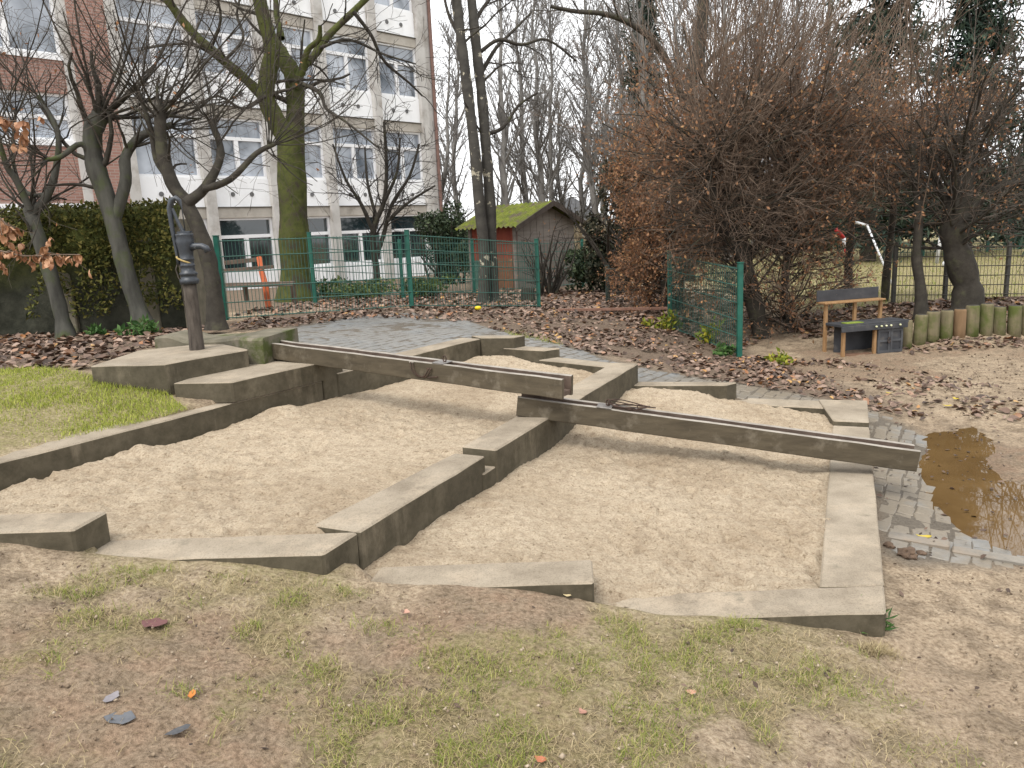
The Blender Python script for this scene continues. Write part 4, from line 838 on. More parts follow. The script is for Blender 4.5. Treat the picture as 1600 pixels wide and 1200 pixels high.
put('branch', br, 5, TWIG_DK, vt); put('twig', tw, 3, TWIG_DK, vt)

# two birches
random.seed(41)
def birch(label, line, Y, side, seed):
    random.seed(seed); r = empty('birch_tree', D(line[0][0], line[0][1], Y), label, 'tree', 'birches by the mesh fence'); tr = flare(pxline(line, Y, (9, 7)), .4, .35)
    put('trunk', lumpy([tr], .06), 11, BARK_BIRCH, r); br = []; tw = []
    b = [pxline(s_, Y, (3.4, 1.4), dy) for s_, dy in side]; br += b
    b1 = spawn([tr], 1.1, .45, 1, .9, 2.3, .6, 1.3, .26, 7, .15, .03, br, .010, .35) + b
    t1 = spawn(b1, 3.6, .15, 1, .4, 1.4, .4, 1.1, .4, 6, .15, -.01, tw, .0055, .5); spawn(t1, 3, .2, 1, .2, .7, .4, 1.1, .6, 4, .15, -.03, tw, .004, .6)
    put('branch', br, 6, BARK_DK, r); put('twig', tw, 3, TWIG_DK, r)
birch('left birch of the close pair with white patches on dark bark', [(755, 476), (757, 400), (749, 320), (743, 245), (733, 160), (723, 80), (713, 0), (706, -70)], 14.6, [([(720, 60), (700, 20), (690, -30)], .4)], 42)
birch('right birch of the close pair with crooked side branches', [(771, 475), (769, 400), (766, 320), (760, 240), (754, 160), (745, 80), (737, 0), (730, -70)], 14.8, [([(750, 118), (775, 75), (800, 50), (830, 20)], .8), ([(752, 80), (780, 62), (815, 70), (855, 62), (900, 95)], .5), ([(757, 210), (785, 200), (810, 165), (840, 145)], .6), ([(744, 30), (760, 5), (790, -30)], .5)], 43)

# overgrown brown hornbeams on the right
def ground_pt(px, py, Y): p = D(px, py, Y); p[2] = g1(p[0], p[1]); return p
random.seed(51)
def wild_hornbeam(label, trunks, Y, seed, nb, nshoot, lean, leafp, lbox, density=1.0, f0=.12, low=0.0, shootlen=(1.8, 3.9), tw_m=None, arms=1.0):
    random.seed(seed); t0 = trunks[0][0][0]; r = empty('hornbeam_tree', D(t0[0], t0[1], Y), label, 'tree', 'overgrown brown hornbeams on the right')
    tr = [pxline(p, Y + dy0, rp, dy) for (p, rp, dy0, dy) in trunks]; tr[0] = flare(tr[0], .3, .4); put('trunk', lumpy(tr, .06), 9, BARK_DK, r); br = []; tw = []
    b1 = spawn(tr, -nb, f0, 1, .5 * arms, 1.15 * arms, .85, 1.5, .16, 7, .13, .028, br, .009, .35, lenfall=-.7)
    tops = [(p[len(p) // 2:], q[len(q) // 2:]) for p, q in tr]; sh = []
    for (p, q) in tops:
        for _ in range(nshoot):
            i = random.randrange(len(p)); d = (lean[0] + G(0, .5), G(0, .45), 1.0 + G(0, .25)); sh.append(limb(p[i], d, U(*shootlen), U(.007, .012), .003, 9, .04, .025))
    br += sh
    t1 = spawn(b1, 8 * density, .1, 1, .35, 1.05, .4, 1.25, .42, 6, .15, .02, tw, .0036, .5); t1s = spawn(sh, 4.5 * density, .08, .95, .3, 1.0, .25, .7, .45, 5, .08, .03, tw, .0033, .5)
    t2 = spawn(t1, 5.5 * density, .1, 1, .15, .55, .4, 1.2, .7, 4, .17, .0, tw, .0028, .6); spawn(t1s, 2.5, .2, 1, .15, .4, .3, .8, .7, 3, .1, 0, tw, .0026, .6)
    put('branch', b1, 5, BARK_DK, r); put('shoot', sh, 5, tw_m or TWIG_BR, r); put('twig', tw, 3, tw_m or TWIG_BR, r)
    leaves_on('leaf', t1 + t2, leafp, .035, .07, LEAF_BR, r, box=lbox)
    return r
# image-independent leaf density: leaves hang on the flanks, few in the shaded core
def flank(cx, cz, r0, r1, base=.06): return lambda p: base + sstep(r0, r1, math.hypot(p[0] - cx, (p[2] - cz) * .8)) * 1.0
hc = D(1170, 300, 10.7)
wild_hornbeam('large tangled brown hornbeam beside the short green fence panel', [([(1196, 556), (1180, 480), (1160, 400), (1152, 320), (1160, 255), (1172, 205)], (14, 11), 0, .2), ([(1166, 420), (1130, 350), (1110, 280), (1105, 225)], (7, 5), -.1, -.3), ([(1172, 400), (1215, 330), (1235, 270), (1250, 215)], (7, 5), .1, .4), ([(1240, 550), (1225, 470), (1230, 380), (1215, 300)], (7, 5), .3, .2)], 11.2, 52, 118, 52, (.22,), .28, flank(hc[0], hc[2], .5, 1.5), .86)
wild_hornbeam('rust brown leafy hornbeam left of the tangled one', [([(1040, 500), (1038, 440), (1045, 360), (1060, 290), (1065, 240)], (6, 4), 0, 0), ([(1060, 505), (1065, 430), (1075, 350), (1085, 270)], (6, 4), .3, 0), ([(1015, 490), (1010, 420), (1015, 350), (1020, 290)], (5, 3), .5, 0)], 13.8, 53, 62, 16, (-.05,), 1.5, lambda p: 1.0, .8, arms=.72)
wild_hornbeam('brown leafy hornbeam behind the mud kitchen', [([(1330, 520), (1325, 440), (1330, 350), (1335, 270), (1340, 220)], (7, 5), 0, 0), ([(1380, 515), (1385, 430), (1395, 340), (1400, 260), (1410, 210)], (6, 4), .4, 0)], 13.2, 54, 62, 13, (.35,), .9, lambda p: sstep(1.9, 2.5, p[2]), .75, f0=.55, arms=.95)
wild_hornbeam('slender dark hornbeam stem behind the log edging', [([(1440, 497), (1438, 450), (1432, 400), (1436, 340), (1430, 280), (1425, 220)], (9, 5), 0, .1)], 11.0, 55, 20, 9, (.1,), .5, lambda p: sstep(1.9, 2.5, p[2]), .7, f0=.5, arms=1.0)
wild_hornbeam('stout dark hornbeam at the right above the log edging', [([(1510, 498), (1512, 455), (1500, 410), (1490, 370), (1498, 320), (1508, 260), (1512, 215)], (24, 15), 0, .1), ([(1505, 340), (1545, 300), (1590, 285), (1640, 280)], (8, 5), 0, .2), ([(1500, 350), (1470, 300), (1450, 250)], (7, 4), .1, .3)], 11.0, 56, 34, 12, (.15,), .14, lambda p: 1.0, .75, tw_m=TWIG_GY, f0=.35)

# bare trees far behind
def far_tree(px, ytop, Y, rp, label, seed, name='bare_tree', spread=1.0, dens=1.0, grp='bare trees in the background', lean=0.0, bark=None, twm=None, base_y=None):
    random.seed(seed); b = ground_pt(px, 440, Y); top = D(px + lean, ytop, Y); r = empty(name, b, label, 'tree', grp)
    H = top[2] - b[2]; n = 9; pts = []; 
    for i in range(n + 1): t = i / n; pts.append((b[0] + (top[0] - b[0]) * t + G(0, .1), b[1] + G(0, .1), b[2] + H * t))
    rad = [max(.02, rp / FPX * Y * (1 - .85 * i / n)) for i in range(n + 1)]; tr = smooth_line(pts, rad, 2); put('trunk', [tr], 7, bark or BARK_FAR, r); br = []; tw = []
    rm = .0007 * Y * .42
    b1 = spawn([tr], 2.8 * dens, .12, .98, H * .16 * spread, H * .36 * spread, .30, .8, .4, 7, .08, .05, br, rm * 2, .35, lenfall=.55)
    t1 = spawn(b1, 2.2, .1, 1, H * .07, H * .16, .3, .9, .5, 5, .12, .04, tw, rm * 1.1, .5); spawn(t1, 2.8, .1, 1, H * .03, H * .09, .3, .9, .6, 3, .12, .02, tw, rm, .7)
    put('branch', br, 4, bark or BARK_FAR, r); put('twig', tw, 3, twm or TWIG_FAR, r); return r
FT = [(862, -30, 50, 5, 'slim bare tree above the shed gable', .9), (925, -70, 42, 6, 'tall bare tree above the reeds', 1.0), (990, -50, 52, 5, 'slim bare tree behind the tall one left of the arched limb', 1.1), (1100, -100, 50, 6, 'bare tree right behind the arched trunk', 1.1), (1175, -60, 48, 6, 'bare tree above the crown of the tangled hornbeam', 1.1), (1250, -80, 50, 6, 'bare tree left of the broad conifer', 1.1), (665, 90, 50, 4, 'thin bare tree half hidden by the school corner', .8), (905, 40, 48, 5, 'bare tree above the reeds behind the shed', .9), (940, 60, 55, 5, 'bare tree left of the evergreen by the rust brown hornbeam', 1.0), (1060, -60, 45, 6, 'bare tree behind the arched tree trunk', 1.0), (688, 60, 42, 5, 'thin bare tree just right of the school corner', .8), (716, 20, 46, 5, 'thin bare tree seen left of the birches', .8), (790, -60, 38, 7, 'tall bare tree right behind the birches', .9), (822, -40, 44, 6, 'tall bare tree above the shed roof', .9), (848, -60, 40, 6, 'tall bare tree above the shed ridge', .9), (880, 150, 52, 5, 'lower hazy bare tree above the shed gable', 1.2), (968, -30, 46, 7, 'tall bare tree left of the dark arched limb', 1.0), (1010, -80, 36, 7, 'tall bare tree behind the rust brown hornbeam', 1.0), (1140, -120, 34, 8, 'tall bare tree behind the tangled hornbeam', 1.0), (1215, -90, 38, 7, 'tall bare tree right behind the tangled hornbeam', 1.0), (1290, -100, 40, 7, 'tall bare tree just left of the dark conifers', 1.0), (1570, 120, 40, 5, 'bare tree at the far right edge', .9), (1640, 60, 38, 5, 'bare tree beyond the right edge of the fence', .9)]
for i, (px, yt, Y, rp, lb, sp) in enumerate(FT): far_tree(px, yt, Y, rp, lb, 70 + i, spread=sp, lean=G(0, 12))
random.seed(91)
ar = empty('arched_tree', ground_pt(1085, 470, 22), 'dark bare tree with one long limb arching to the left', 'tree'); tr = [pxline([(1075, 470), (1072, 380), (1070, 280), (1076, 200), (1080, 130), (1095, 60), (1100, -40)], 22, (13, 8)), pxline([(1072, 175), (1058, 130), (1030, 75), (990, 40), (945, 22), (900, 18), (860, 10)], 22, (6, 2.5), -1), pxline([(1080, 140), (1110, 95), (1150, 60), (1190, 30)], 22, (5, 2), 1)]
put('trunk', tr, 9, BARK_DK, ar); br = []; tw = []; b1 = spawn(tr, 1.3, .3, 1, .8, 2.6, .5, 1.2, .35, 7, .12, .03, br, .015, .35); t1 = spawn(b1, 2.6, .1, 1, .5, 1.5, .4, 1.1, .5, 5, .13, .0, tw, .009, .5); spawn(t1, 2, .2, 1, .3, .8, .4, 1, .7, 3, .12, 0, tw, .007, .7); put('branch', br, 5, BARK_DK, ar); put('twig', tw, 3, TWIG_GY, ar)

# conifers and evergreen shrubs
NEEDLE = leafmat('conifer_needles', [(0, (.012, .024, .018)), (.6, (.030, .052, .036)), (1, (.055, .078, .05))], .8, .1)
NEEDLE2 = leafmat('evergreen_leaves', [(0, (.014, .026, .012)), (.6, (.035, .055, .025)), (1, (.075, .10, .045))], .6, .15)
IVY = leafmat('bramble_leaves', [(0, (.03, .05, .018)), (.6, (.06, .10, .03)), (1, (.18, .20, .05))], .6, .2)
def conifer(px, ytop, ybot, Y, wpx, label, seed):
    random.seed(seed); b = ground_pt(px, 430, Y); top = D(px, ytop, Y); H = top[2] - b[2]; r = empty('conifer_tree', b, label, 'tree', 'dark conifers in the background'); W = wpx / FPX * Y
    put('trunk', [([tuple(b), (b[0], b[1], b[2] + H)], [W * .09, .04])], 7, BARK_DK, r); br = []; base = []
    for k in range(190):
        t = U(.04, 1) ** .9; L = W * (1.05 - t) * U(.6, 1.15) + .25; a = U(0, 2 * PI); pts, rad = limb((b[0], b[1], b[2] + H * t), (math.cos(a), math.sin(a), .12), L, .05, .015, 5, .08, -.07); br.append((pts, rad))
        for q in range(52):
            x = U(.25, 1) * 5; i = min(4, int(x)); f = x - i; p = [pts[i][c] + (pts[i + 1][c] - pts[i][c]) * f for c in range(3)]; base.append((p[0] + G(0, .16), p[1] + G(0, .16), p[2] - abs(G(0, .26))))
    put('branch', br, 3, BARK_DK, r); leafcloud('needle_spray', np.array(base), .22, .5, NEEDLE, r, droop=.7, aspect=.22, stuff=True)
conifer(1355, -300, 400, 29, 135, 'broad dark conifer left of the other at upper right', 101); conifer(1505, -190, 400, 30, 115, 'dark conifer nearest the right edge of the sky', 102); conifer(1010, -40, 400, 40, 42, 'slim greyish conifer behind the arched tree limb', 103); conifer(1620, 100, 400, 34, 70, 'lower conifer cut by the right picture edge', 104)
def shrub(name, label, px, py, Y, wpx, hpx, m, seed, n, smin=.05, smax=.11, cat='shrub', grp=None, stems=8, depth=.8):
    random.seed(seed); b = ground_pt(px, py, Y); r = empty(name, b, label, cat, grp); W = wpx / FPX * Y / 2; Hh = hpx / FPX * Y; br = []; tw = []
    for k in range(stems): br.append(limb((b[0] + G(0, W * .25), b[1] + G(0, W * .2), b[2] - .05), (G(0, .4), G(0, .4), 1), Hh * U(.6, 1.0), .02 * Hh, .006, 7, .12, .03))
    t1 = spawn(br, 3.5, .1, 1, Hh * .2, Hh * .45, .4, 1.1, .5, 5, .15, .02, tw, .006, .5); put('stem', br, 5, BARK_DK, r); put('twig', tw, 3, TWIG_DK, r)
    lum = [(G(0, .45) * W, G(0, .4) * W * depth, U(.15, .85) * Hh, U(.3, .55)) for _ in range(16)]; base = []
    for _ in range(n):
        c = random.choice(lum); d = unit((G(0, 1), G(0, 1), G(0, 1))); q = U(.55, 1) * c[3]
        base.append((b[0] + c[0] + d[0] * q * W, b[1] + c[1] + d[1] * q * W * depth, b[2] + max(.02, c[2] + d[2] * q * Hh * .45)))
    leafcloud('leaf', np.array(base), smin, smax, m, r, stuff=True); return r
shrub('evergreen_shrub', 'dark evergreen shrub at the right foot of the school', 700, 455, 24, 90, 125, NEEDLE2, 111, 7000, .06, .14, stems=18)
shrub('evergreen_shrub', 'dark green brown evergreen left of the rust brown hornbeam', 985, 450, 17.5, 95, 215, leafmat('brownish_evergreen', [(0, (.018, .024, .014)), (.6, (.045, .045, .026)), (1, (.085, .07, .04))], .8, .1), 112, 8500, .06, .14)
shrub('bramble', 'green bramble thicket right of the shed behind the fence', 940, 448, 18.5, 120, 70, NEEDLE2, 113, 3000, .07, .16)
shrub('bramble', 'low green hedge plants below the school windows', 540, 458, 17.5, 170, 30, IVY, 114, 1700, .06, .13)
shrub('bramble', 'low green plants between the young tree and the birches', 665, 462, 17.2, 90, 32, IVY, 115, 1000, .06, .13)
shrub('bush', 'twiggy bare bush leaning against the shed gable', 850, 462, 17.6, 110, 130, LEAF_BR, 116, 60, .04, .07, stems=16)
REED = leafmat('dry_reed_blades', [(0, (.28, .22, .13)), (1, (.45, .37, .25))], .8, .2)
rd = ground_pt(935, 430, 24); rr_ = empty('reed_clump', rd, 'pale dry reed clump behind the shed', 'reeds'); base = []; pol = []
random.seed(117)
for k in range(260): pol.append(limb((rd[0] + G(0, .5), rd[1] + G(0, .3), rd[2]), (G(0, .18), G(0, .18), 1), U(1.2, 2.1), .012, .006, 5, .05, -.05))
put('stalk', pol, 3, REED, rr_)
# dark evergreen belt closing the view behind the playing field
for i, (px, Y, w, h, lb) in enumerate([(1240, 40, 150, 110, 'dark hedge mass behind the field, leftmost'), (1340, 42, 160, 125, 'dark hedge mass behind the goal, second from left'), (1450, 44, 160, 105, 'dark hedge mass behind the far green fence, third from left'), (1560, 42, 150, 120, 'dark hedge mass at the far right of the field'), (1120, 38, 130, 120, 'dark hedge mass behind the tangled hornbeam'), (1640, 40, 120, 130, 'dark hedge mass beyond the right edge')]):
    shrub('evergreen_shrub', lb, px, 425, Y, w, h, NEEDLE2, 120 + i, 3800, .22, .5, grp='evergreen belt behind the field', stems=5)
for i, (px, Y, w, h, lb) in enumerate([(740, 40, 130, 75, 'hazy scrub behind the shed, left'), (850, 44, 140, 85, 'hazy scrub behind the shed, middle'), (915, 46, 130, 60, 'hazy scrub behind the reeds')]):
    shrub('scrub', lb, px, 425, Y, w, h, leafmat('grey_scrub', [(0, (.05, .05, .04)), (1, (.12, .11, .09))], .9, .1) if i == 0 else bpy.data.materials['grey_scrub'], 140 + i, 1500, .12, .3, grp='scrub behind the shed', stems=26)
# slate-roofed house beyond the shed
HOUSE = plain('grey_render', (.30, .30, .31), (.38, .38, .39), rough=.9, bstr=0); SLATE = plain('slate_roof', (.10, .105, .115), (.16, .165, .175), scale=6, rough=.7, bstr=.2)
hb = ground_pt(905, 430, 60); house = empty('house', hb, 'distant grey house with slate gable roof above the shed', 'house'); hx, hy, hz_ = hb; zt = D(905, 345, 60)[2]; zr = D(905, 306, 60)[2]
m = MB(); m.box((hx - 3.2, hy, hz_), (5.6, 0, 0), (0, 6, 0), (0, 0, zt - hz_)); m.build('wall', HOUSE, house)
mesh('roof', [(hx - 3.5, hy - .3, zt - .1), (hx + 2.7, hy - .3, zt - .1), (hx - .4, hy + .2, zr), (hx - 3.5, hy + 6.3, zt - .1), (hx + 2.7, hy + 6.3, zt - .1), (hx - .4, hy + 6.3, zr)], [(0, 1, 2), (0, 2, 5, 3), (1, 4, 5, 2), (3, 5, 4)], SLATE, house)
m = MB(); m.box((hx - 1.2, hy - .05, hz_ + 1.2), (1.0, 0, 0), (0, .06, 0), (0, 0, 1.2)); m.build('window', GLASSD, house)

# ------------------------------------------------------------------ play kitchen, log edging, field furniture
random.seed(201)
KWOOD = plain('honey_timber', (.22, .125, .055), (.34, .205, .10), scale=10, rough=.75, bs=40, bstr=.3, stretch=(4, 4, .7)); KDARK = plain('charcoal_board', (.030, .032, .037), (.060, .062, .068), scale=6, rough=.6, bs=30, bstr=.2, c3=(.11, .095, .08), c3scale=6, c3lo=.58, c3hi=.8)
KGREEN = plain('green_moss_film', (.12, .17, .02), (.22, .27, .05)); KNOBM = plain('pale_knob', (.5, .52, .3), (.6, .6, .42), bstr=0)
ka_ = P(1316, 561, -.31); kb_ = P(1409, 552, -.31); kx = kb_ - ka_; kx[2] = 0; KLn = np.linalg.norm(kx); kx /= KLn; ky = np.array([-kx[1], kx[0], 0]); KD = .30
kit = empty('mud_kitchen', ka_, 'children\'s mud kitchen of charcoal boards and honey timber posts', 'play kitchen')
def kp_(a, b, z): return ka_ + kx * a + ky * b + (0, 0, z)
for a, b, h in ((0, 0, .42), (KLn * .52, 0, .42), (KLn - .04, 0, .42), (-.06, KD, .72), (KLn * .42, KD, .72), (KLn * .86, KD, .72)):
    m = MB(); m.box(kp_(a, b, -.06), kx * .042, ky * .042, (0, 0, h + .06)); m.build('post', KWOOD, kit, bevel=.004)
m = MB(); m.box(kp_(-.06, -.03, .42), kx * (KLn + .12), ky * (KD + .02), (0, 0, .035)); m.build('worktop', KDARK, kit, bevel=.004)
m = MB(); m.box(kp_(-.05, -.042, .355), kx * (KLn + .09), ky * .022, (0, 0, .075)); fas = m.build('fascia', KDARK, kit, bevel=.003)
for a in (.50, .585, .665, .745, .90): c = kp_(KLn * a, -.045, .40); V, Fc = lathe([(.012, 0), (.014, .012), (.009, .022)], c, -ky, kx, np.array([0, 0, 1.]), 10); mesh('knob', V, Fc, KNOBM, fas, True)
m = MB(); m.box(kp_(.05, .0, .4552), kx * .26, ky * .12, (0, 0, .012)); m.build('moss_patch', KGREEN, kit, bevel=.004)
m = MB(); m.box(kp_(-.1, KD - .05, .70), kx * (KLn + .02), ky * .20, (0, 0, .025)); m.build('shelf', KWOOD, kit, bevel=.004)
m = MB(); m.box(kp_(-.12, KD + .10, .725), kx * (KLn + .04), ky * .02 , (0, 0, .15)); m.build('shelf_back', KDARK, kit, bevel=.004)
m = MB(); m.box(kp_(.05, KD - .06, .02), kx * (KLn - .1), ky * .015, (0, 0, .38)); m.build('back_panel', KDARK, kit)
m = MB(); m.box(kp_(.045, .02, .02), kx * (KLn * .46), ky * (KD - .1), (0, 0, .02)); m.build('bottom_shelf', plain('brown_shelf', (.14, .08, .05), (.22, .13, .085)), kit)
for k in range(2):
    w_ = (KLn * .48 - .05) / 2; a0 = KLn * .52 + .046 + k * w_
    m = MB(); m.box(kp_(a0, -.005, .03), kx * (w_ - .006), ky * .018, (0, 0, .32)); dr = m.build('door', KDARK, kit, bevel=.003)
    m = MB(); 
    for (x0, x1, z0, z1) in ((0, w_ - .006, .03, .065), (0, w_ - .006, .315, .35), (0, .03, .065, .315), (w_ - .036, w_ - .006, .065, .315), (.03, w_ - .036, .18, .205)): m.box(kp_(a0 + x0, -.018, z0), kx * (x1 - x0), ky * .0125, (0, 0, z1 - z0))
    m.build('door_frame', plain('dark_frame', (.045, .047, .052), (.08, .082, .088)) if k == 0 else bpy.data.materials['dark_frame'], dr)
c = kp_(KLn * .745, -.03, .2); m = MB(); th = np.linspace(0, 2 * PI, 13); m.tube([c + kx * .018 * math.cos(t) + np.array([0, 0, .04 * math.sin(t)]) for t in th], [.005] * 13, 5); m.build('handle', RUST, dr, smooth=True)

LOG = plain('palisade_log', (.10, .085, .05), (.20, .17, .10), scale=5, rough=.9, bs=22, bstr=.7, bd=.01, stretch=(2, 2, .3), c3=(.075, .09, .022), c3scale=3.2, c3lo=.45, c3hi=.62)
LOGB = plain('palisade_log_brown', (.15, .095, .05), (.25, .16, .09), scale=5, rough=.9, bs=22, bstr=.7, bd=.01, stretch=(2, 2, .3)); LOGT = plain('log_top_dark', (.03, .028, .022), (.07, .06, .05), scale=12)
pal = empty('log_palisade', P(1412, 546, -.3), 'row of short mossy logs edging the raised bank', 'log edging')
q = P(1415, 546, -.30); e_ = P(1720, 522, -.26); dirp = (e_ - q); dirp[2] = 0; Lp = np.linalg.norm(dirp); dirp /= Lp; s = 0; i = 0
while s < Lp:
    rr = U(.078, .092); c = q + dirp * s + np.array([0, U(-.015, .015), 0]); c[2] = g1(c[0], c[1]) - .15; h = .15 + .40 + U(-.03, .02)
    V, Fc = lathe([(rr * 1.02, 0), (rr, h * .5), (rr * .98, h - .03), (rr * .93, h - .012), (rr * .82, h)], c, np.array([G(0, .02), G(0, .02), 1.]), np.array([1., 0, 0]), np.array([0, 1., 0]), 14)
    o = mesh('log', V, Fc, [LOGB if i == 4 else LOG, LOGT], pal, True); o.data.polygons[len(o.data.polygons) - 1].material_index = 1; s += rr * 2 + U(.012, .045); i += 1
WPOLE = plain('white_painted_metal', (.50, .51, .52), (.62, .63, .64), bstr=0, rough=.4)
def bar(mb, a, b, r): mb.tube([a, b], [r, r], 8)
# goal
gl = [D(1462, 431, 26), D(1474, 343, 26), D(1490, 343.5, 26.6), D(1484, 431, 26.6)]; gl[0][2] = g1(*gl[0][:2]); gl[3][2] = g1(*gl[3][:2])
goal = empty('goal', gl[0], 'small white goal frame standing on the playing field', 'goal'); m = MB(); bar(m, gl[0], gl[1], .06); m.build('post', WPOLE, goal, True); m = MB(); bar(m, gl[3], gl[2], .06); m.build('post', WPOLE, goal, True); m = MB(); bar(m, gl[1], gl[2], .06); m.build('crossbar', WPOLE, goal, True)
bl = D(1477, 427, 24); bl[2] = g1(bl[0], bl[1]) + .11; V, Fc = lathe([(.11 * math.sin(t), -.11 * math.cos(t)) for t in np.linspace(.05, PI - .05, 9)], bl, np.array([0, 0, 1.]), np.array([1., 0, 0]), np.array([0, 1., 0]), 14); o = mesh('ball', V, Fc, WPOLE, None, True); tag(o, 'white ball lying between the goal posts', 'ball')
# leaning white pole of a swing frame
sf = empty('swing_frame', ground_pt(1398, 432, 17), 'white metal frame with one slanting leg behind the hornbeams', 'swing frame'); a, b = D(1397, 436, 17), D(1355, 352, 17.6); a[2] = g1(a[0], a[1]); m = MB(); bar(m, a, b, .024); m.build('leg', WPOLE, sf, True)
a2_, b2__ = D(1326, 436, 18.2), D(1328, 345, 18); a2_[2] = g1(a2_[0], a2_[1]); m = MB(); bar(m, a2_, b2__, .035); m.build('leg', WPOLE, sf, True); m = MB(); bar(m, b, b2__, .03); m.build('top_bar', WPOLE, sf, True)
REDW = plain('red_white_band', (.42, .02, .02), (.5, .03, .03), bstr=0, rough=.4); bp_ = [D(1306, 358, 16), D(1318, 372, 16), D(1322, 388, 16), D(1324, 402, 16), D(1325, 428, 16)]; bp_[-1][2] = g1(*bp_[-1][:2])
bs_ = empty('striped_post', bp_[-1], 'crooked red and white striped marker post behind the mud kitchen', 'post')
for k in range(4): m = MB(); bar(m, bp_[k], bp_[k + 1], .045); m.build('stripe', REDW if k % 2 == 0 else WPOLE, bs_, True)
fence('mesh_fence', [D(1395, 428, 30), D(1440, 427, 30.5), D(1490, 425, 31), D(1540, 422, 31.5), D(1590, 420, 32), D(1660, 418, 33)], 1.1, 'green mesh fence far behind the playing field', GREEN, GREEND, gap=.09, pr=.05, wr=.008, hz=5, group='green mesh fences')

# ------------------------------------------------------------------ bench, stump, small yellow toy
ORANGE = plain('orange_red_plank', (.36, .075, .025), (.50, .13, .05), scale=6, rough=.7, bs=30, bstr=.2, stretch=(3, 3, .5)); PLANK = plain('weathered_plank', (.075, .055, .042), (.14, .105, .08), scale=7, rough=.85, bs=30, bstr=.4)
BY = 13.4; bnb = D(420, 478, BY); zg = g1(bnb[0], bnb[1]); bnr = empty('bench', (bnb[0], BY, zg), 'weathered plank bench with orange red uprights behind the fence', 'bench')
for pl_ in ([(336, 412), (341, 432), (346, 455), (348, 486)], [(405, 402), (409, 425), (415, 447), (420, 480)]):
    pts = [D(x, y, BY + .25 - .1 * i) for i, (x, y) in enumerate(pl_)]; m = MB(); m.tube(pts, [.048, .05, .055, .055], 6); m.build('upright', ORANGE, bnr)
for (x0, y0, x1, y1, hh, dy) in ((350, 411, 408, 405, .075, .22), (348, 423, 427, 417, .06, .12), (344, 445, 458, 442, .045, -.25), (346, 448, 458, 445, .045, -.42)):
    a = D(x0, y0, BY + dy); b = D(x1, y1, BY + dy); m = MB(); m.box(a - (0, 0, hh / 2), b - a, (0, .035 if dy > 0 else .13, 0), (0, 0, hh)); m.build('slat', PLANK, bnr, bevel=.005)
for (x, y0, y1) in ((457, 444, 473), (382, 445, 470)):
    a = D(x, y0, BY - .2); b = D(x + 4, y1, BY - .2); m = MB(); m.tube([a, b], [.045, .045], 4); m.build('leg', PLANK, bnr)
st_ = ground_pt(825, 463, 15.4); stump = empty('tree_stump', st_, 'short dark tree stump just left of the mesh fence post', 'stump'); V, Fc = lathe([(.17, -.1), (.14, .06), (.125, .2), (.12, .27), (.1, .285)], st_, np.array([0, 0, 1.]), np.array([1., 0, 0]), np.array([0, 1., 0]), 16); mesh('stump_wood', V + RNG.normal(0, .006, V.shape), Fc, BARK_DK, stump, True)
ty = P(747, 484, .33); V, Fc = lathe([(.03, 0), (.055, .02), (.05, .05), (.02, .06)], ty, np.array([0, 0, 1.]), np.array([1., 0, 0]), np.array([0, .6, 0]), 12); o = mesh('sand_mould', V, Fc, plain('yellow_plastic', (.65, .48, .01), (.72, .55, .02), bstr=0, rough=.4), None, True); tag(o, 'small bright yellow plastic mould lying in the leaf litter', 'toy')
o_b = sa + su * .55; bk = P(945, 613, .10); m = MB(); m.box(bk, (.09, -.02, 0), (.01, .05, 0), (0, 0, .035)); o = m.build('brick', plain('sandy_brick', (.24, .18, .12), (.34, .26, .18)), None, bevel=.005); tag(o, 'small sandy brick lying in the sand behind the lower trough', 'brick')

# ------------------------------------------------------------------ low plants
def plant(name, label, px, py, z, n, hgt, m, seed, spread=.12, leaf=(.05, .11), aspect=.45, grp=None):
    random.seed(seed); b = P(px, py, z); b[2] = g1(b[0], b[1]); r = empty(name, b, label, 'plant', grp); pol = []; base = []
    for k in range(n):
        q = limb((b[0] + G(0, spread * .4), b[1] + G(0, spread * .3), b[2] - .02), (G(0, .5), G(0, .5), 1), hgt * U(.5, 1), .005, .002, 6, .14, -.03); pol.append(q)
        for p in q[0][1:]:
            for _ in range(4): base.append((p[0] + G(0, .02), p[1] + G(0, .02), p[2] + G(0, .015)))
    put('stem', pol, 4, TWIG_BR, r); leafcloud('leaf', np.array(base), leaf[0], leaf[1], m, r, aspect=aspect, stuff=True); return r
YG = leafmat('yellow_green_leaves', [(0, (.10, .15, .02)), (.6, (.24, .27, .03)), (1, (.42, .36, .04))], .6, .3); FERN = leafmat('fern_green', [(0, (.03, .08, .02)), (1, (.10, .19, .05))], .6, .25)
plant('yellow_bush', 'yellow green leafy plant left of the short green fence panel', 1040, 512, -.05, 12, .32, YG, 301, .25)
plant('yellow_bush', 'tall yellow green climber at the foot of the short green fence panel', 1104, 538, -.17, 7, .42, YG, 302, .15)
plant('ground_ivy', 'round leaved green plant beside the near green fence post', 1130, 556, -.21, 9, .15, FERN, 303, .2)
plant('yellow_bush', 'low yellowing plant under the tangled hornbeam', 1215, 566, -.24, 8, .16, YG, 304, .2)
plant('fern', 'fresh green fern at the foot of the mossy wall', 218, 524, .62, 12, .22, FERN, 305, .2)
plant('fern', 'small green sprout in the leaves below the leftmost hornbeam', 150, 524, .62, 5, .14, FERN, 306, .08)
plant('grass_clump', 'yellowish weeds growing round the foot of the pump pole', 318, 548, .70, 16, .07, YG, 307, .16, (.03, .06), .25)
plant('corner_weed', 'green grass tuft growing against the front right wall corner', 1345, 978, -.2, 9, .11, FERN, 308, .03, (.05, .09), .12)

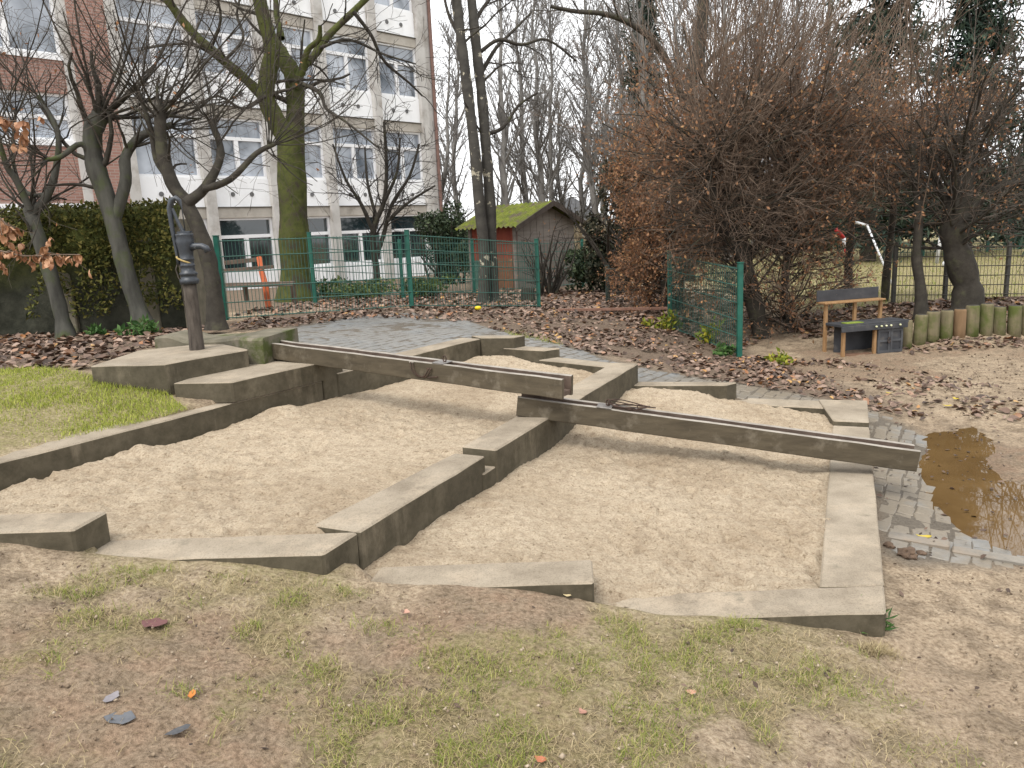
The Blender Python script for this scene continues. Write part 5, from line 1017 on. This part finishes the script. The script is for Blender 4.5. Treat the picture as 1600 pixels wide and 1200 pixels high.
# ------------------------------------------------------------------ dry beech sprays entering from the left
def leaf_mesh(name, L, W, curl, fold, seed, m):
    rr = random.Random(seed); n = 7; V = []; 
    for i in range(n + 1):
        t = i / n; w = W * .5 * math.sin(PI * t ** .8) ** .8 * (1 + rr.uniform(-.2, .2)); z = curl * L * (t - .5) ** 2 * 2
        V += [(-w, t * L, z + fold * w + rr.uniform(-.03, .03) * W), (0, t * L, z), (w, t * L, z + fold * w + rr.uniform(-.03, .03) * W)]
    Fc = [(i * 3 + k, i * 3 + k + 1, (i + 1) * 3 + k + 1, (i + 1) * 3 + k) for i in range(n) for k in range(2)]
    me = bpy.data.meshes.new(name); me.from_pydata(V, [], Fc); me.update(); me.materials.append(m)
    for f in me.polygons: f.use_smooth = True
    return me
def leafcol(name, c1, c2, rough=.65): 
    return plain(name, c1, c2, scale=30, rough=rough, bs=120, bstr=.3, bd=.002)
BEECH = [leaf_mesh('leaf', .075, .042, .5, .3, k, leafcol('beech_leaf_%d' % k, c, d)) for k, (c, d) in enumerate([((.25, .115, .055), (.36, .19, .10)), ((.31, .16, .085), (.43, .25, .15)), ((.17, .075, .036), (.27, .13, .068))])]
def spray(label, line, Y, nleaf, seed):
    random.seed(seed); pts, rad = pxline(line, Y, (1.6, .8)); r = empty('beech_branch', pts[0], label, 'branch', 'dry beech sprays at the left edge'); tw = []; t1 = spawn([(pts, rad)], -10, .1, .9, .1, .3, .4, .9, .7, 4, .12, -.04, tw, .0018, .5)
    put('stem', [(pts, rad)] + tw, 5, TWIG_BR, r); src = [p for q in ([(pts, rad)] + t1) for p in q[0][1:]]; L = np.array(r.location)
    for k in range(nleaf):
        p = random.choice(src); o = bpy.data.objects.new('leaf', BEECH[k % 3]); COL.objects.link(o); o.parent = r; s = U(.5, .95)
        o.location = tuple(np.array(p) - L); o.rotation_euler = (U(-2.4, -.9), U(-.6, .6), U(0, 2 * PI)); o.scale = (s, s, s)
spray('lower spray of dry orange beech leaves reaching in from the left edge', [(-40, 385), (0, 392), (40, 400), (85, 398), (125, 398)], 5.2, 105, 311)
spray('upper cluster of dry orange beech leaves at the left edge', [(-50, 150), (-15, 180), (15, 195), (40, 215)], 5.0, 95, 312)
spray('small cluster of dry beech leaves between the other two at the left edge', [(-45, 300), (-15, 330), (5, 345), (15, 365)], 5.1, 50, 313)

# ------------------------------------------------------------------ leaf litter, grass, fallen leaves
def scatter(poly, n, extra=None):
    xs = [p[0] for p in poly]; ys = [p[1] for p in poly]; x = RNG.uniform(min(xs), max(xs), n * 3); y = RNG.uniform(min(ys), max(ys), n * 3); k = inpoly(x, y, poly)
    if extra is not None: k &= extra(x, y)
    return x[k][:n], y[k][:n]
LITTERM = leafmat('fallen_leaves', [(0, (.05, .034, .026)), (.3, (.11, .070, .050)), (.6, (.19, .125, .092)), (.86, (.29, .205, .155)), (.96, (.27, .115, .045)), (1, (.40, .25, .09))], .55, .0, .4)
def litter(name, x, y, z, smin, smax, label, m=LITTERM, tilt=.35):
    N = len(x); s = RNG.uniform(smin, smax, N); a = RNG.uniform(0, 2 * PI, N); d = np.stack([np.cos(a), np.sin(a), RNG.normal(0, tilt, N)], 1); d /= np.linalg.norm(d, axis=1, keepdims=True)
    up = np.stack([RNG.normal(0, tilt, N), RNG.normal(0, tilt, N), np.ones(N)], 1); w = np.cross(up, d); w /= np.linalg.norm(w, axis=1, keepdims=True); n = np.cross(d, w)
    b = np.stack([x, y, z + .006 + RNG.random(N) * .02], 1); S = s[:, None]; cv = RNG.uniform(-.1, .3, N)[:, None]
    V = np.stack([b - d * S * .5, b - d * S * .12 + w * S * .3 + n * S * cv, b + d * S * .22 + w * S * .26 + n * S * cv, b + d * S * .55 + n * S * cv * .6, b + d * S * .22 - w * S * .26 + n * S * cv, b - d * S * .12 - w * S * .3 + n * S * cv, b + d * S * .05], 1).reshape(-1, 3)
    i = np.arange(N) * 7; Fc = np.concatenate([np.stack([i + 6, i + k, i + (k + 1) % 6], 1) for k in range(6)]); o = mesh(name, V, Fc, m, None); tag(o, label, 'leaves', None, 'stuff')
lx, ly = scatter(LITTER, 6000, lambda x, y: fbm(x * 1.3, y * 1.3, 3, 91) + RNG.random(len(x)) * .2 > .50); litter('leaf_litter', lx, ly, gz(lx, ly), .04, .095, 'brown fallen leaves covering the ground between paving and fences')
lx, ly = scatter([(-4.3, 12), (.6, 13.5), (3.2, 10.3), (4.2, 12), (4.5, 16.5), (0, 20), (-4.5, 16)], 4500); litter('leaf_litter', lx, ly, gz(lx, ly), .07, .13, 'fallen leaves behind the mesh fences')
lx, ly = scatter(LITTER_L, 3200); litter('leaf_litter', lx, ly, gz(lx, ly), .05, .11, 'dark fallen leaves below the mossy wall')
lx, ly = scatter([(4.2, 10.9), (9, 10.75), (9, 12.4), (4.2, 12.4)], 2200); litter('leaf_litter', lx, ly, gz(lx, ly) + .01, .06, .12, 'fallen leaves on the bank above the log edging')
lx, ly = scatter([(2.4, 8.5), (3.2, 6.95), (4.0, 6.2), (5.2, 6.4), (5, 8), (4.2, 9.8), (3, 10)], 750, lambda x, y: fbm(x * 2, y * 2, 3, 95) > .5); litter('leaf_litter', lx, ly, gz(lx, ly), .04, .10, 'scattered leaves between the paving and the tangled hornbeam')
lx, ly = scatter([(5.2, 9.9), (9, 9.9), (9, 10.35), (5.2, 10.35)], 350); litter('leaf_litter', lx, ly, gz(lx, ly), .05, .11, 'leaves blown against the log edging')
CHIP = leafmat('dark_litter_bits', [(0, (.03, .022, .018)), (.6, (.09, .06, .045)), (1, (.16, .11, .08))], .8, 0)
lx, ly = scatter([(1.7, 3.3), (6, 3.3), (6, 9), (3, 9), (3.2, 6.8)], 900); litter('leaf_bits', lx, ly, gz(lx, ly), .012, .04, 'small dark scraps of leaf on the sandy ground right of the wall', CHIP)
lx, ly = scatter([(-2.6, 1.3), (3, 1.3), (3, 2.9), (-2.8, 2.9)], 200); litter('leaf_bits', lx, ly, gz(lx, ly), .008, .028, 'small dark scraps of leaf on the worn foreground lawn', CHIP)

GRASSM = leafmat('lawn_blades', [(0, (.10, .145, .02)), (.4, (.19, .235, .035)), (.7, (.30, .30, .08)), (1, (.42, .36, .16))], .7, .3); STRAW = leafmat('dry_grass_blades', [(0, (.20, .155, .085)), (.6, (.34, .27, .15)), (1, (.44, .36, .22))], .8, .2)
def blades(name, x, y, hmin, hmax, w, m, label, lay=.8, kind='stuff', zoff=0):
    N = len(x); h = RNG.uniform(hmin, hmax, N)[:, None]; a = RNG.uniform(0, 2 * PI, N); l = np.abs(RNG.normal(lay, .35, N)); d = np.stack([np.cos(a) * l, np.sin(a) * l, np.ones(N)], 1); d /= np.linalg.norm(d, axis=1, keepdims=True)
    d2 = d.copy(); d2[:, 2] -= .55; d2 /= np.linalg.norm(d2, axis=1, keepdims=True); s = np.stack([-np.sin(a), np.cos(a), np.zeros(N)], 1) * w * RNG.uniform(.6, 1.3, N)[:, None]; b = np.stack([x, y, gz(x, y) + zoff], 1)
    V = np.stack([b - s, b + s, b + d * h * .55 + s * .7, b + d * h * .55 - s * .7, b + d * h * .55 + d2 * h * .5], 1).reshape(-1, 3); i = np.arange(N) * 5
    Fc = np.concatenate([np.stack([i, i + 1, i + 2], 1), np.stack([i, i + 2, i + 3], 1), np.stack([i + 3, i + 2, i + 4], 1)]); o = mesh(name, V, Fc, m, None); tag(o, label, 'grass', None, kind)
def gground(x, y): return gz(x, y)
FG = [(-2.9, 1.2), (2.2, 1.2), (1.6, 2.85), (1.2, 2.88), (-.8, 2.93), (-1.9, 2.98), (-3.3, 3.0)]
gm = lambda x, y: (sstep(.44, .62, fbm(x * 2.4 + 3, y * 2.4, 5, 31)) * sstep(.42, .62, fbm(x * 9, y * 9, 2, 33)) * sstep(1.6, .8, x)) > RNG.random(len(x)) * .9
bx_, by_ = scatter(FG, 42000, gm); blades('grass', bx_, by_, .02, .055, .0011, GRASSM, 'sparse green grass on the worn foreground lawn', 1.0, zoff=-.003)
gm2 = lambda x, y: (sstep(.40, .62, fbm(x * 2.4 + 3, y * 2.4, 5, 31)) * sstep(1.6, .9, x) + .06) > RNG.random(len(x))
bx_, by_ = scatter(FG, 36000, gm2); blades('dry_grass', bx_, by_, .015, .05, .0011, STRAW, 'short dry grass stubble on the worn foreground lawn', 1.6, zoff=-.002)
bx_, by_ = scatter(LAWN_L, 26000, lambda x, y: (fbm(x * 2.2, y * 2.2, 3, 36) + RNG.random(len(x)) * .3) > .60); blades('grass', bx_, by_, .02, .05, .0018, leafmat('fresh_lawn_blades', [(0, (.16, .21, .025)), (.5, (.30, .35, .045)), (1, (.46, .45, .12))], .7, .3), 'bright green moss and grass lawn left of the sandpit', .7)
bx_, by_ = scatter([(5.2, 12.6), (18, 12.6), (30, 32), (7, 32)], 16000); blades('grass', bx_, by_, .05, .12, .006, GRASSM, 'green playing field grass beyond the wire fence', .6)
cl = [tuple(P(*q)[:2]) for q in [(780, 512, .33), (830, 515, .3), (890, 538, .2), (875, 548, .2), (800, 530, .3)]]; bx_, by_ = scatter(cl, 1200); blades('grass', bx_, by_, .02, .05, .002, GRASSM, 'thin green grass strip along the back edge of the paving', .8)
def clump(px, py, z, n, r, h, m, label, name='grass_tuft'):
    c = P(px, py, z); x = c[0] + RNG.normal(0, r, n); y = c[1] + RNG.normal(0, r * .7, n); N0 = n; blades(name, x, y, h * .5, h, .0012, m, label, 1.0, kind='stuff')
clump(1375, 1030, -.22, 420, .035, .07, STRAW, 'dry straw coloured grass tussock below the front right corner'); clump(1160, 992, -.13, 260, .04, .05, GRASSM, 'small green grass tuft at the lawn edge near the front right wall')
clump(655, 1003, .08, 110, .05, .05, GRASSM, 'green grass tuft below the middle front wall'); clump(590, 990, .1, 120, .05, .055, GRASSM, 'bright green grass tuft left of the middle front wall'); clump(88, 1020, .33, 60, .025, .05, GRASSM, 'little green grass tuft at lower left'); clump(280, 1072, .22, 90, .03, .05, GRASSM, 'green grass tuft beside the orange leaf')

def single(name, label, px, py, z, L, W, c1, c2, seed, rot, curl=.3, fold=.15, cat='leaf', grp='single fallen leaves in the foreground', lift=.012):
    me = leaf_mesh(name, L, W, curl, fold, seed, leafcol(name + '_%d' % seed, c1, c2)); p = P(px, py, z); zz = g1(p[0], p[1]); p = P(px, py, zz); o = bpy.data.objects.new(name, me); COL.objects.link(o); o.location = (p[0], p[1], zz + lift); o.rotation_euler = (U(-.12, .12), U(-.12, .12), rot); tag(o, label, cat, grp)
single('fallen_leaf', 'broad dull red leaf on the foreground lawn', 262, 985, .25, .105, .075, (.10, .045, .045), (.16, .075, .07), 1, 1.3, .12, .08, lift=.02)
single('fallen_leaf', 'curled bright orange leaf standing beside a grass tuft', 300, 1101, .2, .045, .022, (.40, .14, .03), (.5, .2, .05), 2, .2, .5, .9)
single('fallen_leaf', 'pale grey leaf lying upright left of the orange leaf', 166, 1108, .28, .065, .042, (.16, .15, .16), (.24, .22, .23), 3, -.1, .08, .06, lift=.02)
single('fallen_leaf', 'large dark slate grey leaf in the lower left corner', 214, 1132, .25, .092, .055, (.07, .075, .085), (.13, .135, .145), 4, 1.6, .08, .06, lift=.02)
single('fallen_leaf', 'dark pointed leaf right of the large slate grey one', 300, 1143, .22, .075, .035, (.045, .048, .052), (.09, .09, .095), 5, 2.2, .08, .06, lift=.02)
single('fallen_leaf', 'small brown leaf at the lower left picture edge', 62, 1088, .33, .045, .024, (.09, .055, .045), (.14, .085, .07), 6, 1.9)
single('fallen_leaf', 'pinkish leaf in the grass under the middle front wall', 636, 965, .1, .045, .030, (.36, .19, .14), (.46, .27, .2), 7, .2)
single('fallen_leaf', 'cream yellow leaf beside the middle front wall end', 893, 937, .02, .05, .02, (.44, .36, .2), (.55, .45, .27), 8, .9)
single('fallen_leaf', 'small pink brown leaf on the lawn at lower right of centre', 915, 1122, -.02, .035, .024, (.28, .14, .1), (.36, .2, .15), 9, .5)
single('fallen_leaf', 'orange brown leaf at the bottom picture edge', 855, 1196, 0, .04, .026, (.30, .1, .05), (.38, .15, .08), 10, 1.1)
single('fallen_leaf', 'pale pink leaf lying in the mud near the front right corner', 1088, 1088, -.12, .04, .028, (.42, .22, .15), (.5, .29, .2), 11, 1.4)
single('fallen_leaf', 'small orange leaf at the left front wall corner', 496, 893, .17, .022, .02, (.40, .15, .06), (.5, .22, .1), 12, 0)
for k, (px, py, rot, lb) in enumerate([(1456, 846, 1.2, 'yellow green leaf floating at the near puddle corner'), (1500, 628, .3, 'large yellow leaf on the mud behind the puddle'), (1488, 638, 1.0, 'small yellow leaf just left of the large yellow one'), (1397, 618, .7, 'yellow leaf among the litter right of the back wall')]):
    single('yellow_leaf', lb, px, py, -.27, .085, .055, (.36, .28, .03), (.5, .38, .06), 20 + k, rot, cat='leaf', grp='yellow leaves round the puddle', lift=.02)
CRUMB = leafmat('soil_crumbs', [(0, (.10, .072, .05)), (.6, (.24, .185, .13)), (1, (.40, .33, .25))], .95, 0, .1)
def crumbs(poly, n, rmin, rmax, label):
    x, y = scatter(poly, n); N = len(x); r = (rmin + (rmax - rmin) * RNG.random(N) ** 3)[:, None]; c = np.stack([x, y, gz(x, y) + .012], 1)
    O = np.array([(1, 0, 0), (-1, 0, 0), (0, 1, 0), (0, -1, 0), (0, 0, .8), (0, 0, -.8)], float); V = (c[:, None, :] + r[:, None, :] * (O[None] * RNG.uniform(.6, 1.2, (N, 6, 1)) + RNG.normal(0, .2, (N, 6, 3)))).reshape(-1, 3)
    i = np.arange(N) * 6; T = [(0, 2, 4), (2, 1, 4), (1, 3, 4), (3, 0, 4), (2, 0, 5), (1, 2, 5), (3, 1, 5), (0, 3, 5)]; Fc = np.concatenate([np.stack([i + a, i + b, i + c_], 1) for a, b, c_ in T]); o = mesh('soil_crumbs', V, Fc, CRUMB, None); tag(o, label, 'soil', None, 'stuff')
crumbs(FG, 3500, .002, .010, 'crumbs of soil on the worn foreground lawn'); crumbs([(1.65, 2.0), (4, 2.0), (4.5, 3.6), (1.9, 3.6)], 1800, .002, .010, 'crumbs of soil right of the front wall corner'); crumbs([(4, 6.5), (7, 6.5), (7, 9.8), (4.4, 9.6)], 1500, .004, .018, 'clods of trodden sand in front of the mud kitchen')
lx, ly = scatter(PUDDLE, 26); litter('leaf_bits', lx, ly, np.full(len(lx), -.298), .02, .05, 'scraps of leaf floating on the puddle', CHIP, .05)
# clods of earth near the puddle kerb
random.seed(401); CLOD = plain('dark_earth_clod', (.06, .04, .028), (.14, .095, .065), scale=25, rough=.95, bs=60, bstr=.6)
for k, (px, py, r, lb) in enumerate([(1418, 872, .05, 'dark clump of earth beside the puddle kerb'), (1390, 860, .03, 'small earth crumb at the outer edge of the right wall'), (1440, 866, .025, 'smallest earth crumb right of the dark clump')]):
    p = P(px, py, -.25); z = g1(p[0], p[1]); bm = bmesh.new(); bmesh.ops.create_icosphere(bm, subdivisions=3, radius=r)
    for v in bm.verts: v.co *= 1 + (float(fbm(np.array(v.co.x * 40 + k), np.array(v.co.y * 40 + v.co.z * 30), 3, 5)) - .5) * 1.1; v.co.z *= .6
    me = bpy.data.meshes.new('earth_clod'); bm.to_mesh(me); bm.free(); o = link('earth_clod', me, CLOD); o.location = (p[0], p[1], z + r * .2); tag(o, lb, 'earth clod')
print('tris', sum(len(o.data.polygons) for o in bpy.data.objects if o.type == 'MESH'))
